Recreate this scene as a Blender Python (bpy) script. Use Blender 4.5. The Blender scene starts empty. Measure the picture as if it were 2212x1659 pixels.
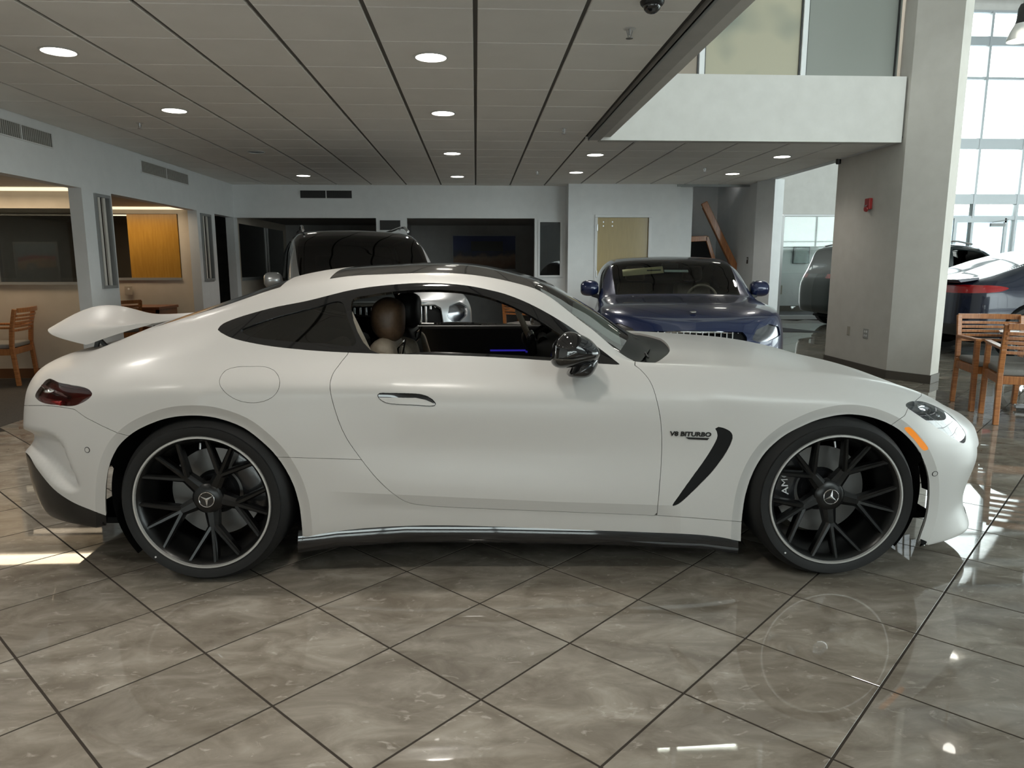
import bpy, math, random
import numpy as np
from mathutils import Matrix, Vector
random.seed(7); np.random.seed(7)
SC = bpy.context.scene
COL = SC.collection
PI = math.pi

# ------------------------------------------------------------------ camera
IMG_W, IMG_H, FPX = 2212, 1659, 1542.23
YAW, PITCH, ROLL, CAM_H = .04995, .16593, -.0007, 1.3516
CEIL = 2.7373                                   # underside of the ceiling tiles
_cy, _sy, _cp, _sp = math.cos(YAW), math.sin(YAW), math.cos(PITCH), math.sin(PITCH)
CW = np.array([_sy*_cp, _cy*_cp, -_sp]); _r = np.array([_cy, -_sy, 0.]); _u = np.cross(_r, CW)
CR = math.cos(ROLL)*_r + math.sin(ROLL)*_u; CU = -math.sin(ROLL)*_r + math.cos(ROLL)*_u
CC = np.array([0, 0, CAM_H])
def project(P):
    d = np.asarray(P, float) - CC; z = d @ CW
    z = np.where(np.abs(z) < 1e-6, 1e-6, z)
    return np.stack([IMG_W/2 + FPX*(d @ CR)/z, IMG_H/2 - FPX*(d @ CU)/z], -1)
cam_d = bpy.data.cameras.new('camera'); cam = bpy.data.objects.new('camera', cam_d); COL.objects.link(cam)
cam_d.sensor_fit = 'HORIZONTAL'; cam_d.sensor_width = 36; cam_d.lens = FPX*36/IMG_W
cam_d.clip_start = .05; cam_d.clip_end = 300
cam.matrix_world = Matrix(((CR[0], CU[0], -CW[0], CC[0]), (CR[1], CU[1], -CW[1], CC[1]), (CR[2], CU[2], -CW[2], CC[2]), (0, 0, 0, 1)))
SC.camera = cam

# ------------------------------------------------------------------ exposure, sky, sun
SC.view_settings.view_transform = 'Standard'; SC.view_settings.look = 'None'
SC.view_settings.gamma = 1; SC.view_settings.use_curve_mapping = False
SC.view_settings.exposure = .33
world = bpy.data.worlds.new('sky'); SC.world = world; world.use_nodes = True
_n = world.node_tree.nodes; _l = world.node_tree.links
_bg = _n['Background']
_bg.inputs[0].default_value = (.95, .97, 1.0, 1); _bg.inputs[1].default_value = 7.0
cy = SC.cycles; cy.max_bounces = 6; cy.diffuse_bounces = 4; cy.glossy_bounces = 3; cy.transmission_bounces = 4; cy.transparent_max_bounces = 12
cy.caustics_reflective = False; cy.caustics_refractive = False; cy.sample_clamp_indirect = 8

def light(name, kind, loc, energy, color=(1, 1, 1), rot=(0, 0, 0), **kw):
    d = bpy.data.lights.new(name, kind); d.energy = energy; d.color = color
    for k, v in kw.items(): setattr(d, k, v)
    o = bpy.data.objects.new(name, d); COL.objects.link(o); o.location = loc; o.rotation_euler = rot
    return o
def portal(name, loc, rot, sx, sy):
    o = light(name, 'AREA', loc, 1, rot=rot, shape='RECTANGLE', size=sx, size_y=sy)
    o.data.cycles.is_portal = True
    return o
# openings that let the sky in: far glazing, unseen front openings shaped for their light, right-hand windows
portal('portal_far', (16.2, 17.55, 3.6), (-PI/2, 0, 0), 11.6, 7.0)
portal('portal_front', (14.5, -5.05, 3.7), (PI/2, 0, 0), 15., 6.9)
portal('portal_front_low', (-1.4, -5.05, .60), (PI/2, 0, 0), 5.6, .75)
portal('portal_front_high', (4.2, -5.05, 5.35), (PI/2, 0, 0), 5.6, 3.7)
portal('portal_right', (22.05, 4.7, 3.0), (0, PI/2, 0), 5.2, 19.)


sun = light('sun', 'SUN', (12, 24, 14), 14.0, (1, .95, .86), angle=.009)
sun.rotation_euler = Vector((-.42, -.72, -.62)).to_track_quat('-Z', 'Y').to_euler()

# ------------------------------------------------------------------ node materials
MATS = {}
def mat(name, color=(.5, .5, .5), rough=.5, metal=0., spec=.5, coat=0., coat_rough=.1, emit=None, estr=0., trans=0., alpha=1., ior=1.5, sheen=0.):
    m = bpy.data.materials.new(name); m.use_nodes = True; MATS[name] = m
    b = m.node_tree.nodes['Principled BSDF']; i = b.inputs
    i['Base Color'].default_value = (*color, 1); i['Roughness'].default_value = rough; i['Metallic'].default_value = metal
    i['Specular IOR Level'].default_value = spec; i['Coat Weight'].default_value = coat; i['Coat Roughness'].default_value = coat_rough
    i['IOR'].default_value = ior; i['Transmission Weight'].default_value = trans; i['Sheen Weight'].default_value = sheen
    if emit: i['Emission Color'].default_value = (*emit, 1); i['Emission Strength'].default_value = estr
    return m
def nodes(m): return m.node_tree.nodes, m.node_tree.links, m.node_tree.nodes['Principled BSDF']
def noise(m, scale, detail=4, rough=.55, vec=None, dist=0.):
    n, l, b = nodes(m); t = n.new('ShaderNodeTexNoise')
    t.inputs['Scale'].default_value = scale; t.inputs['Detail'].default_value = detail; t.inputs['Roughness'].default_value = rough
    t.inputs['Distortion'].default_value = dist
    if vec is None:
        tc = n.new('ShaderNodeTexCoord'); vec = tc.outputs['Object']
    l.new(vec, t.inputs['Vector']); return t.outputs['Fac']
def ramp(m, fac, stops):
    n, l, b = nodes(m); r = n.new('ShaderNodeValToRGB'); e = r.color_ramp.elements
    while len(e) < len(stops): e.new(.5)
    for el, (p, c) in zip(e, stops): el.position = p; el.color = (*c, 1)
    l.new(fac, r.inputs['Fac']); return r.outputs['Color']
def bump(m, fac, strength=.2, dist=.002):
    n, l, b = nodes(m); k = n.new('ShaderNodeBump'); k.inputs['Strength'].default_value = strength; k.inputs['Distance'].default_value = dist
    l.new(fac, k.inputs['Height']); l.new(k.outputs['Normal'], b.inputs['Normal'])
def vary(m, scale, c0, c1, detail=4, lo=.3, hi=.7, bmp=0., bdist=.002, stretch=None):
    n, l, b = nodes(m); vec = None
    if stretch:
        tc = n.new('ShaderNodeTexCoord'); mp = n.new('ShaderNodeMapping'); mp.inputs['Scale'].default_value = stretch
        l.new(tc.outputs['Object'], mp.inputs['Vector']); vec = mp.outputs['Vector']
    f = noise(m, scale, detail, vec=vec); l.new(ramp(m, f, [(lo, c0), (hi, c1)]), b.inputs['Base Color'])
    if bmp: bump(m, f, bmp, bdist)
    return m
def pane_mat(name, tint=(1, 1, 1), gloss=.08, rough=0.02):
    """thin window pane: see-through with a tint, with a Fresnel reflection"""
    m = bpy.data.materials.new(name); m.use_nodes = True; MATS[name] = m
    n = m.node_tree.nodes; l = m.node_tree.links; n.remove(n['Principled BSDF'])
    t = n.new('ShaderNodeBsdfTransparent'); t.inputs[0].default_value = (*tint, 1)
    g = n.new('ShaderNodeBsdfGlossy'); g.inputs['Roughness'].default_value = rough; g.inputs[0].default_value = (1, 1, 1, 1)
    f = n.new('ShaderNodeFresnel'); f.inputs[0].default_value = 1.5
    a = n.new('ShaderNodeMath'); a.operation = 'ADD'; a.inputs[1].default_value = gloss; a.use_clamp = True
    x = n.new('ShaderNodeMixShader'); l.new(f.outputs[0], a.inputs[0]); l.new(a.outputs[0], x.inputs[0])
    l.new(t.outputs[0], x.inputs[1]); l.new(g.outputs[0], x.inputs[2]); l.new(x.outputs[0], n['Material Output'].inputs['Surface'])
    return m

# ------------------------------------------------------------------ object helpers
def link(o, parent=None):
    COL.objects.link(o)
    if parent is not None: o.parent = parent
    return o
def tag(o, label=None, cat=None, group=None, kind=None):
    if label: o['label'] = label
    if cat: o['category'] = cat
    if group: o['group'] = group
    if kind: o['kind'] = kind
    return o
def thing(name, label, cat, loc=(0, 0, 0), rotz=0., group=None):
    o = bpy.data.objects.new(name, None); o.empty_display_size = .1; link(o)
    o.location = loc; o.rotation_euler = (0, 0, rotz)
    return tag(o, label, cat, group)
def copy_tree(o, parent=None):
    c = o.copy(); link(c, parent)
    for ch in o.children: copy_tree(ch, c)
    return c
def move_empty(name, parent, loc=(0, 0, 0), rot=(0, 0, 0)):
    o = bpy.data.objects.new(name, None); o.empty_display_size = .05; link(o, parent); o.location = loc; o.rotation_euler = rot
    return o

class MB:
    """collects primitive shapes into one mesh"""
    def __init__(s): s.v = []; s.f = []
    def add(s, v, f):
        b = len(s.v); s.v += [tuple(map(float, p)) for p in v]; s.f += [tuple(i+b for i in q) for q in f]; return s
    def box(s, x0, x1, y0, y1, z0, z1):
        return s.add([(x0, y0, z0), (x1, y0, z0), (x1, y1, z0), (x0, y1, z0), (x0, y0, z1), (x1, y0, z1), (x1, y1, z1), (x0, y1, z1)],
                     [(0, 3, 2, 1), (4, 5, 6, 7), (0, 1, 5, 4), (1, 2, 6, 5), (2, 3, 7, 6), (3, 0, 4, 7)])
    def bar(s, p0, p1, w, h, up=(0, 0, 1)):
        p0 = Vector(p0); p1 = Vector(p1); d = (p1-p0).normalized(); u = Vector(up); a = d.cross(u)
        if a.length < 1e-4: a = d.cross(Vector((1, 0, 0)))
        a.normalize(); u = a.cross(d); v = []
        for p in (p0, p1):
            for i, j in ((-1, -1), (1, -1), (1, 1), (-1, 1)): v.append(p + a*(w/2*i) + u*(h/2*j))
        return s.add(v, [(0, 1, 2, 3), (7, 6, 5, 4), (0, 4, 5, 1), (1, 5, 6, 2), (2, 6, 7, 3), (3, 7, 4, 0)])
    def cyl(s, p0, p1, r0, r1=None, n=16, caps=True):
        r1 = r0 if r1 is None else r1
        p0 = Vector(p0); p1 = Vector(p1); d = (p1-p0).normalized(); a = d.orthogonal().normalized(); b = d.cross(a); v = []
        for p, r in ((p0, r0), (p1, r1)):
            for k in range(n): t = 2*PI*k/n; v.append(p + a*(r*math.cos(t)) + b*(r*math.sin(t)))
        f = [(k, (k+1) % n, n+(k+1) % n, n+k) for k in range(n)]
        if caps: f += [tuple(range(n-1, -1, -1)), tuple(range(n, 2*n))]
        return s.add(v, f)
    def tube(s, path, r, n=8, caps=True, closed=False):
        P = [Vector(p) for p in path]; m = len(P); rs = r if isinstance(r, (list, tuple)) else [r]*m; v = []; prev = None
        for i, p in enumerate(P):
            if closed: d = P[(i+1) % m]-P[i-1]
            else: d = P[min(i+1, m-1)]-P[max(i-1, 0)]
            d.normalize()
            a = d.orthogonal().normalized() if prev is None else (prev - d*prev.dot(d)).normalized()
            prev = a; b = d.cross(a)
            for k in range(n): t = 2*PI*k/n; v.append(p + a*(rs[i]*math.cos(t)) + b*(rs[i]*math.sin(t)))
        f = [(i*n+k, i*n+(k+1) % n, ((i+1) % m)*n+(k+1) % n, ((i+1) % m)*n+k) for i in range(m if closed else m-1) for k in range(n)]
        if caps and not closed: f += [tuple(range(n-1, -1, -1)), tuple(range((m-1)*n, m*n))]
        return s.add(v, f)
    def lathe(s, prof, n=32, origin=(0, 0, 0), axis='Z', close=False):
        v = []; m = len(prof)
        for k in range(n):
            t = 2*PI*k/n
            for r, h in prof:
                p = {'Z': (r*math.cos(t), r*math.sin(t), h), 'Y': (r*math.cos(t), h, r*math.sin(t)), 'X': (h, r*math.cos(t), r*math.sin(t))}[axis]
                v.append((p[0]+origin[0], p[1]+origin[1], p[2]+origin[2]))
        mm = m if close else m-1; fl = axis == 'Y'
        f = []
        for k in range(n):
            for j in range(mm):
                q = (k*m+j, ((k+1) % n)*m+j, ((k+1) % n)*m+(j+1) % m, k*m+(j+1) % m)
                f.append(q[::-1] if fl else q)
        return s.add(v, f)
    def prism(s, poly, lo, hi, axis='Y'):
        """poly: 2-D outline; axis Y -> (x,z) outline, Z -> (x,y), X -> (y,z)"""
        n = len(poly); pt = {'Y': lambda a, b, h: (a, h, b), 'Z': lambda a, b, h: (a, b, h), 'X': lambda a, b, h: (h, a, b)}[axis]
        v = [pt(a, b, lo) for a, b in poly] + [pt(a, b, hi) for a, b in poly]
        return s.add(v, [tuple(range(n-1, -1, -1)), tuple(range(n, 2*n))] + [(k, (k+1) % n, n+(k+1) % n, n+k) for k in range(n)])
    def ellipsoid(s, c, r, n=20, m=12, rot=None):
        v = []; R = rot or Matrix.Identity(3)
        for j in range(m+1):
            a = PI*j/m
            for k in range(n):
                t = 2*PI*k/n; p = R @ Vector((r[0]*math.sin(a)*math.cos(t), r[1]*math.sin(a)*math.sin(t), r[2]*math.cos(a)))
                v.append((p[0]+c[0], p[1]+c[1], p[2]+c[2]))
        return s.add(v, [(j*n+k, (j+1)*n+k, (j+1)*n+(k+1) % n, j*n+(k+1) % n) for j in range(m) for k in range(n)])
    def xform(s, M):
        s.v = [tuple(M @ Vector(p)) for p in s.v]; return s
    def build(s, name, material, parent=None, bevel=0., seg=2, smooth=False, loc=None, rot=None, subsurf=0):
        import bmesh
        me = bpy.data.meshes.new(name); me.from_pydata(s.v, [], s.f)
        bm = bmesh.new(); bm.from_mesh(me); bmesh.ops.recalc_face_normals(bm, faces=bm.faces); bm.to_mesh(me); bm.free()
        me.materials.append(MATS[material] if isinstance(material, str) else material)
        if smooth: me.shade_smooth()
        o = link(bpy.data.objects.new(name, me), parent)
        if bevel:
            md = o.modifiers.new('bevel', 'BEVEL'); md.width = bevel; md.segments = seg; md.limit_method = 'ANGLE'; md.angle_limit = .6
        if subsurf:
            md = o.modifiers.new('sub', 'SUBSURF'); md.levels = subsurf; md.render_levels = subsurf
        if smooth and not subsurf:
            md = o.modifiers.new('es', 'EDGE_SPLIT'); md.split_angle = .7
        if loc is not None: o.location = loc
        if rot is not None: o.rotation_euler = rot
        return o
def structure(o): o['kind'] = 'structure'; return o
def text_mesh(name, body, size, material, parent, loc, rot, depth=.002, align='CENTER', sx=1., shear=0., bold=0.):
    c = bpy.data.curves.new(name, 'FONT'); c.body = body; c.size = size; c.extrude = depth; c.align_x = align; c.align_y = 'CENTER'; c.resolution_u = 3; c.shear = shear; c.offset = bold
    t = bpy.data.objects.new(name, c); COL.objects.link(t)
    dg = bpy.context.evaluated_depsgraph_get(); me = bpy.data.meshes.new_from_object(t.evaluated_get(dg))
    bpy.data.objects.remove(t); me.name = name; me.materials.clear(); me.materials.append(MATS[material])
    o = link(bpy.data.objects.new(name, me), parent); o.location = loc; o.rotation_euler = rot; o.scale = (sx, 1, 1)
    return o
# ------------------------------------------------------------------ car surface tools (numpy)
def pchip(x, y, q):
    x = np.asarray(x, float); y = np.asarray(y, float); q = np.asarray(q, float)
    h = np.diff(x); d = np.diff(y)/h; m = np.zeros(len(x))
    if len(x) == 2: return y[0] + d[0]*(q-x[0])
    s = d[:-1]*d[1:] > 0; w1 = 2*h[1:]+h[:-1]; w2 = h[1:]+2*h[:-1]
    with np.errstate(divide='ignore', invalid='ignore'):
        hm = (w1+w2)/(w1/d[:-1]+w2/d[1:])
    # soften the flat spots PCHIP leaves at extrema
    m[1:-1] = np.where(s, hm, .5*(d[:-1]*h[1:]+d[1:]*h[:-1])/(h[1:]+h[:-1]))
    m[0] = d[0]; m[-1] = d[-1]
    k = np.clip(np.searchsorted(x, q)-1, 0, len(x)-2); t = (q-x[k])/h[k]
    return (2*t**3-3*t**2+1)*y[k] + (t**3-2*t**2+t)*h[k]*m[k] + (-2*t**3+3*t**2)*y[k+1] + (t**3-t**2)*h[k]*m[k+1]
def loft(net, step=.016, smooth=4):
    """net: (cols, rows, 3) control points of one half of a body -> dense grid V, with (u, t) parameters"""
    net = np.asarray(net, float); nc, nr, _ = net.shape
    dc = np.linalg.norm(np.diff(net, axis=0), axis=2).mean(1); dr = np.linalg.norm(np.diff(net, axis=1), axis=2).max(0)
    cu = np.concatenate([[0], np.cumsum(dc)]); cr = np.concatenate([[0], np.cumsum(np.linalg.norm(np.diff(net, axis=1), axis=2).mean(0))])
    us = np.concatenate([np.linspace(k, k+1, max(3, int(round(dc[k]/step)))+1)[:-1] for k in range(nc-1)] + [[nc-1]])
    ts = np.concatenate([np.linspace(k, k+1, max(3, int(round(dr[k]/step)))+1)[:-1] for k in range(nr-1)] + [[nr-1]])
    qu = np.interp(us, np.arange(nc), cu); qt = np.interp(ts, np.arange(nr), cr)
    G = np.zeros((len(us), nr, 3))
    for r in range(nr):
        for a in range(3): G[:, r, a] = pchip(cu, net[:, r, a], qu)
    H = np.zeros((len(us), len(ts), 3))
    for i in range(len(us)):
        for a in range(3): H[i, :, a] = pchip(cr, G[i, :, a], qt)
    for _ in range(smooth):
        K = H.copy(); K[1:-1] = .25*H[:-2]+.5*H[1:-1]+.25*H[2:]; H = K.copy(); H[:, 1:-1] = .25*K[:, :-2]+.5*K[:, 1:-1]+.25*K[:, 2:]
    H[:, -1, 1] = 0; H[0, :, 1] = 0; H[-1, :, 1] = 0
    return H, us, ts
def grid_mesh(H, us, ts):
    a, b, _ = H.shape; V = H.reshape(-1, 3); idx = np.arange(a*b).reshape(a, b)
    q = np.stack([idx[:-1, :-1], idx[1:, :-1], idx[1:, 1:], idx[:-1, 1:]], -1).reshape(-1, 4)
    F = np.concatenate([q[:, [0, 1, 2]], q[:, [0, 2, 3]]])
    A = np.stack(np.meshgrid(us, ts, indexing='ij'), -1).reshape(-1, 2)
    return [V, F, vnormals(V, F), A]
def vnormals(V, F):
    n = np.cross(V[F[:, 1]]-V[F[:, 0]], V[F[:, 2]]-V[F[:, 0]]); N = np.zeros_like(V)
    for k in range(3):
        for a in range(3): N[:, a] += np.bincount(F[:, k], n[:, a], len(V))
    return N/np.maximum(np.linalg.norm(N, axis=1), 1e-12)[:, None]
def sub(mesh, keep):
    V, F, N, A = mesh; F = F[keep]; used = np.unique(F); mp = np.full(len(V), -1); mp[used] = np.arange(len(used))
    return [V[used], mp[F], N[used], A[used]]
def split(mesh, dfun):
    """cut a triangle mesh along dfun = 0 -> (inside d<0, outside)"""
    V, F, N, A = mesh
    if len(F) == 0: return mesh, mesh
    d = dfun(V, A).astype(float); d[np.abs(d) < 1e-7] = 1e-7
    s = d < 0; fs = s[F]; cnt = fs.sum(1); full_in = cnt == 3; full_out = cnt == 0; mix = ~(full_in | full_out)
    M = F[mix]
    if len(M) == 0: return sub(mesh, full_in), sub(mesh, full_out)
    ms = fs[mix]; one = ms.sum(1) == 1
    lone = np.where(one, np.argmax(ms, 1), np.argmin(ms, 1)); r = np.arange(len(M))
    a = M[r, lone]; b = M[r, (lone+1) % 3]; c = M[r, (lone+2) % 3]
    ed = np.concatenate([np.stack([a, b], 1), np.stack([a, c], 1)]); es = np.sort(ed, 1)
    ue, inv = np.unique(es, axis=0, return_inverse=True); inv = inv.reshape(-1)
    p, q = ue[:, 0], ue[:, 1]; lo = np.zeros(len(ue)); hi = np.ones(len(ue)); sp = d[p] < 0; t = d[p]/(d[p]-d[q])
    mixv = lambda X, t: X[p]*(1-t)[:, None]+X[q]*t[:, None]
    for _ in range(5):
        dm = dfun(mixv(V, t), mixv(A, t)); same = (dm < 0) == sp
        lo = np.where(same, t, lo); hi = np.where(same, hi, t); t = .5*(lo+hi)
    nv = len(V); V2 = np.concatenate([V, mixv(V, t)]); N2 = np.concatenate([N, mixv(N, t)]); A2 = np.concatenate([A, mixv(A, t)])
    N2 /= np.maximum(np.linalg.norm(N2, axis=1), 1e-12)[:, None]
    ab = nv+inv[:len(M)]; ac = nv+inv[len(M):]
    tri1 = np.stack([a, ab, ac], 1); quad = np.concatenate([np.stack([ab, b, c], 1), np.stack([ab, c, ac], 1)]); o2 = np.concatenate([one, one])
    Fin = np.concatenate([F[full_in], tri1[one], quad[~o2]]); Fout = np.concatenate([F[full_out], tri1[~one], quad[o2]])
    full = [V2, None, N2, A2]
    def pack(Fx):
        ar = np.linalg.norm(np.cross(V2[Fx[:, 1]]-V2[Fx[:, 0]], V2[Fx[:, 2]]-V2[Fx[:, 0]]), axis=1); Fx = Fx[ar > 1e-12]
        used = np.unique(Fx); mp = np.full(len(V2), -1); mp[used] = np.arange(len(used)); return [V2[used], mp[Fx], N2[used], A2[used]]
    return pack(Fin), pack(Fout)
def polysdf(P, poly):
    P = np.asarray(P, float); poly = np.asarray(poly, float); a = poly; b = np.roll(poly, -1, 0); out = np.full(len(P), 1e18); ins = np.zeros(len(P), bool)
    for i in range(len(a)):
        e = b[i]-a[i]; w = P-a[i]; L = e @ e
        t = np.clip((w @ e)/L, 0, 1) if L > 0 else np.zeros(len(P)); dd = w-t[:, None]*e
        out = np.minimum(out, (dd*dd).sum(1))
        c = (a[i, 1] > P[:, 1]) != (b[i, 1] > P[:, 1])
        if c.any(): ins ^= c & (P[:, 0] < (b[i, 0]-a[i, 0])*(P[:, 1]-a[i, 1])/((b[i, 1]-a[i, 1]) or 1e-12)+a[i, 0])
    return np.where(ins, -1, 1)*np.sqrt(out)
def curve(pts, n=6, closed=False):
    """centripetal Catmull-Rom through the points"""
    P = [np.array(p, float) for p in pts]; m = len(P); out = []
    for i in range(m if closed else m-1):
        p1, p2 = P[i], P[(i+1) % m]; p0 = P[i-1] if (closed or i) else 2*p1-p2; p3 = P[(i+2) % m] if (closed or i+2 < m) else 2*p2-p1
        t0 = 0.; t1 = t0+max(np.linalg.norm(p1-p0), 1e-9)**.5; t2 = t1+max(np.linalg.norm(p2-p1), 1e-9)**.5; t3 = t2+max(np.linalg.norm(p3-p2), 1e-9)**.5
        for k in range(n):
            t = t1+(t2-t1)*k/n
            A1 = (t1-t)/(t1-t0)*p0+(t-t0)/(t1-t0)*p1; A2 = (t2-t)/(t2-t1)*p1+(t-t1)/(t2-t1)*p2; A3 = (t3-t)/(t3-t2)*p2+(t-t2)/(t3-t2)*p3
            B1 = (t2-t)/(t2-t0)*A1+(t-t0)/(t2-t0)*A2; B2 = (t3-t)/(t3-t1)*A2+(t-t1)/(t3-t1)*A3
            out.append((t2-t)/(t2-t1)*B1+(t-t1)/(t2-t1)*B2)
    if not closed: out.append(P[-1])
    return np.array(out)
def offset(mesh, h):
    V, F, N, A = mesh; return [V+N*h, F, N, A]
def flipped(mesh):
    V, F, N, A = mesh; return [V, F[:, ::-1], -N, A]
def mirror(mesh):
    V, F, N, A = mesh; s = np.array([1, -1, 1]); return [V*s, F[:, ::-1], N*s, A]
def join(*ms):
    V = []; F = []; N = []; A = []; b = 0
    for m in ms:
        V.append(m[0]); F.append(m[1]+b); N.append(m[2]); A.append(m[3]); b += len(m[0])
    return [np.concatenate(V), np.concatenate(F), np.concatenate(N), np.concatenate(A)]
def rim(mesh, depth, seam=True):
    """fold the open edges of a panel inward, so that a panel has a visible thickness"""
    V, F, N, A = mesh; e = np.concatenate([F[:, [0, 1]], F[:, [1, 2]], F[:, [2, 0]]]); k = np.sort(e, 1)
    u, first, cnt = np.unique(k, axis=0, return_index=True, return_counts=True); be = e[first[cnt == 1]]
    if seam: be = be[~((np.abs(V[be[:, 0], 1]) < 1e-4) & (np.abs(V[be[:, 1], 1]) < 1e-4))]
    if len(be) == 0: return mesh
    a, b = be[:, 0], be[:, 1]; t = V[b]-V[a]; n = np.cross(t, N[a]); n /= np.maximum(np.linalg.norm(n, axis=1), 1e-12)[:, None]
    P = np.concatenate([V[a], V[b], V[b]-N[b]*depth, V[a]-N[a]*depth]); m = len(a); i = np.arange(m)
    Q = np.concatenate([np.stack([i+m, i, i+3*m], 1), np.stack([i+m, i+3*m, i+2*m], 1)])
    return join(mesh, [P, Q, np.concatenate([n]*4), np.concatenate([A[a], A[b], A[b], A[a]])])
def surf_obj(name, mesh, material, parent=None):
    V, F, N, A = mesh; me = bpy.data.meshes.new(name)
    me.vertices.add(len(V)); me.vertices.foreach_set('co', V.astype(np.float32).ravel())
    nf = len(F); me.loops.add(nf*3); me.loops.foreach_set('vertex_index', F.astype(np.int32).ravel())
    me.polygons.add(nf); me.polygons.foreach_set('loop_start', np.arange(0, nf*3, 3, dtype=np.int32))
    me.update(calc_edges=True); me.shade_smooth(); me.validate()
    me.normals_split_custom_set_from_vertices(N[:len(me.vertices)].tolist())
    me.materials.append(MATS[material] if isinstance(material, str) else material)
    return link(bpy.data.objects.new(name, me), parent)
def thick(mesh, h):
    """closed slab: surface, offset back and rim"""
    return join(rim(mesh, h), flipped(offset(mesh, -h)))
# ------------------------------------------------------------------ materials
mat('satin_white', (.57, .555, .535), .42, spec=.5, coat=.32, coat_rough=.19)
mat('gloss_black', (.008, .008, .009), .06, spec=.6, coat=.5, coat_rough=.03)
mat('roof_black', (.02, .02, .021), .12, spec=.6, coat=.6, coat_rough=.05)
mat('trim_black', (.012, .012, .012), .30)
mat('carbon_black', (.010, .010, .010), .22, spec=.4)
mat('shell_black', (.008, .008, .008), .8, spec=.15); mat('cowl_black', (.006, .006, .006), .45, spec=.2)
mat('rubber', (.012, .012, .012), .6, spec=.3); bump(MATS['rubber'], noise(MATS['rubber'], 160), .15, .001)
mat('rim_black', (.005, .005, .005), .28, spec=.4)
mat('bright_ring', (.50, .49, .47), .5, metal=.6)
mat('chrome', (.82, .82, .83), .08, metal=1.)
mat('dark_chrome', (.20, .20, .21), .16, metal=1.)
mat('brake_disc', (.20, .195, .19), .42, metal=.8)
mat('caliper', (.015, .015, .016), .25, coat=.5)
mat('white_mark', (.75, .75, .75), .5)
mat('headlight_core', (.03, .03, .032), .15, metal=.5)
mat('lamp_reflector', (.88, .88, .90), .07, metal=1.)
mat('amber', (.85, .22, .01), .15, coat=.8, emit=(1, .35, .02), estr=.25)
mat('red_lens', (.085, .004, .004), .10, coat=1., coat_rough=.03)
mat('red_bright', (.30, .008, .010), .12, coat=1.)
mat('smoke_lens', (.05, .02, .02), .08, coat=1., coat_rough=.03)
mat('leather_tan', (.12, .07, .04), .45); vary(MATS['leather_tan'], 60, (.10, .058, .032), (.15, .09, .052), bmp=.15)
mat('leather_pale', (.42, .35, .27), .5); vary(MATS['leather_pale'], 40, (.38, .31, .23), (.47, .40, .31), bmp=.1)
mat('leather_dark', (.03, .028, .026), .5); bump(MATS['leather_dark'], noise(MATS['leather_dark'], 90), .15, .001)
mat('ambient_blue', (.02, .02, .3), .4, emit=(.08, .06, 1.), estr=.18)
pane_mat('pane_clear', (.90, .95, .93), .02)
pane_mat('pane_mirror', (.30, .31, .31), .13)
pane_mat('pane_light', (.62, .65, .63), .02)
mat('rear_glass', (.008, .008, .009), .16, spec=.3)
pane_mat('pane_tint', (.10, .11, .11), .03)
pane_mat('pane_smoke', (.32, .33, .32), .02)
pane_mat('lamp_cover', (.86, .87, .88), .05)
mat('sheet_green', (.76, .88, .82), .6)
mat('sheet_yellow', (.85, .77, .45), .6)
mat('print_dark', (.05, .05, .05), .6)
mat('paint_blue', (.008, .016, .062), .26, metal=.2, coat=.9, coat_rough=.05)
mat('paint_silver', (.62, .64, .66), .28, metal=.7, coat=.8, coat_rough=.05)
mat('paint_black', (.006, .007, .010), .2, coat=1., coat_rough=.03)
mat('paint_navy', (.008, .011, .026), .26, metal=.2, coat=.5, coat_rough=.04)
mat('paint_green', (.012, .020, .020), .3, metal=.2, coat=.25, coat_rough=.1)
def wood(name, c0, c1, rough=.4, stretch=(3, 40, 40), scale=3):
    m = mat(name, c0, rough, coat=.2); vary(m, scale, c0, c1, 5, .35, .65, .05, .001, stretch); return m
wood('oak', (.30, .10, .025), (.48, .19, .06), .35, (6, 6, 60), 2.)
wood('oak_long', (.28, .095, .025), (.46, .18, .055), .35, (60, 60, 6), 1.2)
wood('oak_dark', (.13, .035, .012), (.22, .07, .025), .4)
wood('door_veneer', (.34, .245, .08), (.375, .27, .09), .38, (30, 30, 3), 1.2)
wood('door_amber', (.36, .18, .025), (.42, .22, .035), .3, (30, 30, 3), 1.2)
mat('seat_fabric', (.22, .21, .19), .9); vary(MATS['seat_fabric'], 300, (.17, .16, .15), (.26, .25, .23), bmp=.3)
def plaster(name, c, s=.02):
    m = mat(name, c, .75, spec=.25); c0 = tuple(max(0, a-s) for a in c); c1 = tuple(a+s for a in c)
    vary(m, 6, c0, c1, 3); n = noise(m, 220, 3); bump(m, n, .08, .0008); return m
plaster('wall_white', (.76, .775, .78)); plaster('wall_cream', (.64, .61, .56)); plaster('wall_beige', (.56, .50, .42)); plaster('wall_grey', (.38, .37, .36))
plaster('wall_bright', (.63, .615, .585)); plaster('wall_dark', (.10, .10, .10)); plaster('soffit_grey', (.45, .44, .42))
mat('frame_white', (.72, .73, .73), .4); mat('frame_grey', (.30, .31, .31), .45, metal=.2); mat('frame_alu', (.50, .53, .55), .4, metal=.6)
mat('base_board', (.10, .085, .07), .5); mat('base_wood', (.16, .07, .03), .5)
m = mat('ceiling_tile', (.89, .875, .84), .9, spec=.2); vary(m, 3, (.87, .855, .82), (.91, .895, .86), 3); bump(m, noise(m, 240, 6, .8), .25, .002)
mat('grid_grey', (.36, .35, .33), .6)
m = mat('carpet', (.05, .042, .036), .95); vary(m, 120, (.035, .03, .026), (.075, .064, .054), bmp=.4)
mat('grout', (.05, .042, .035), .9, spec=.1)
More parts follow.
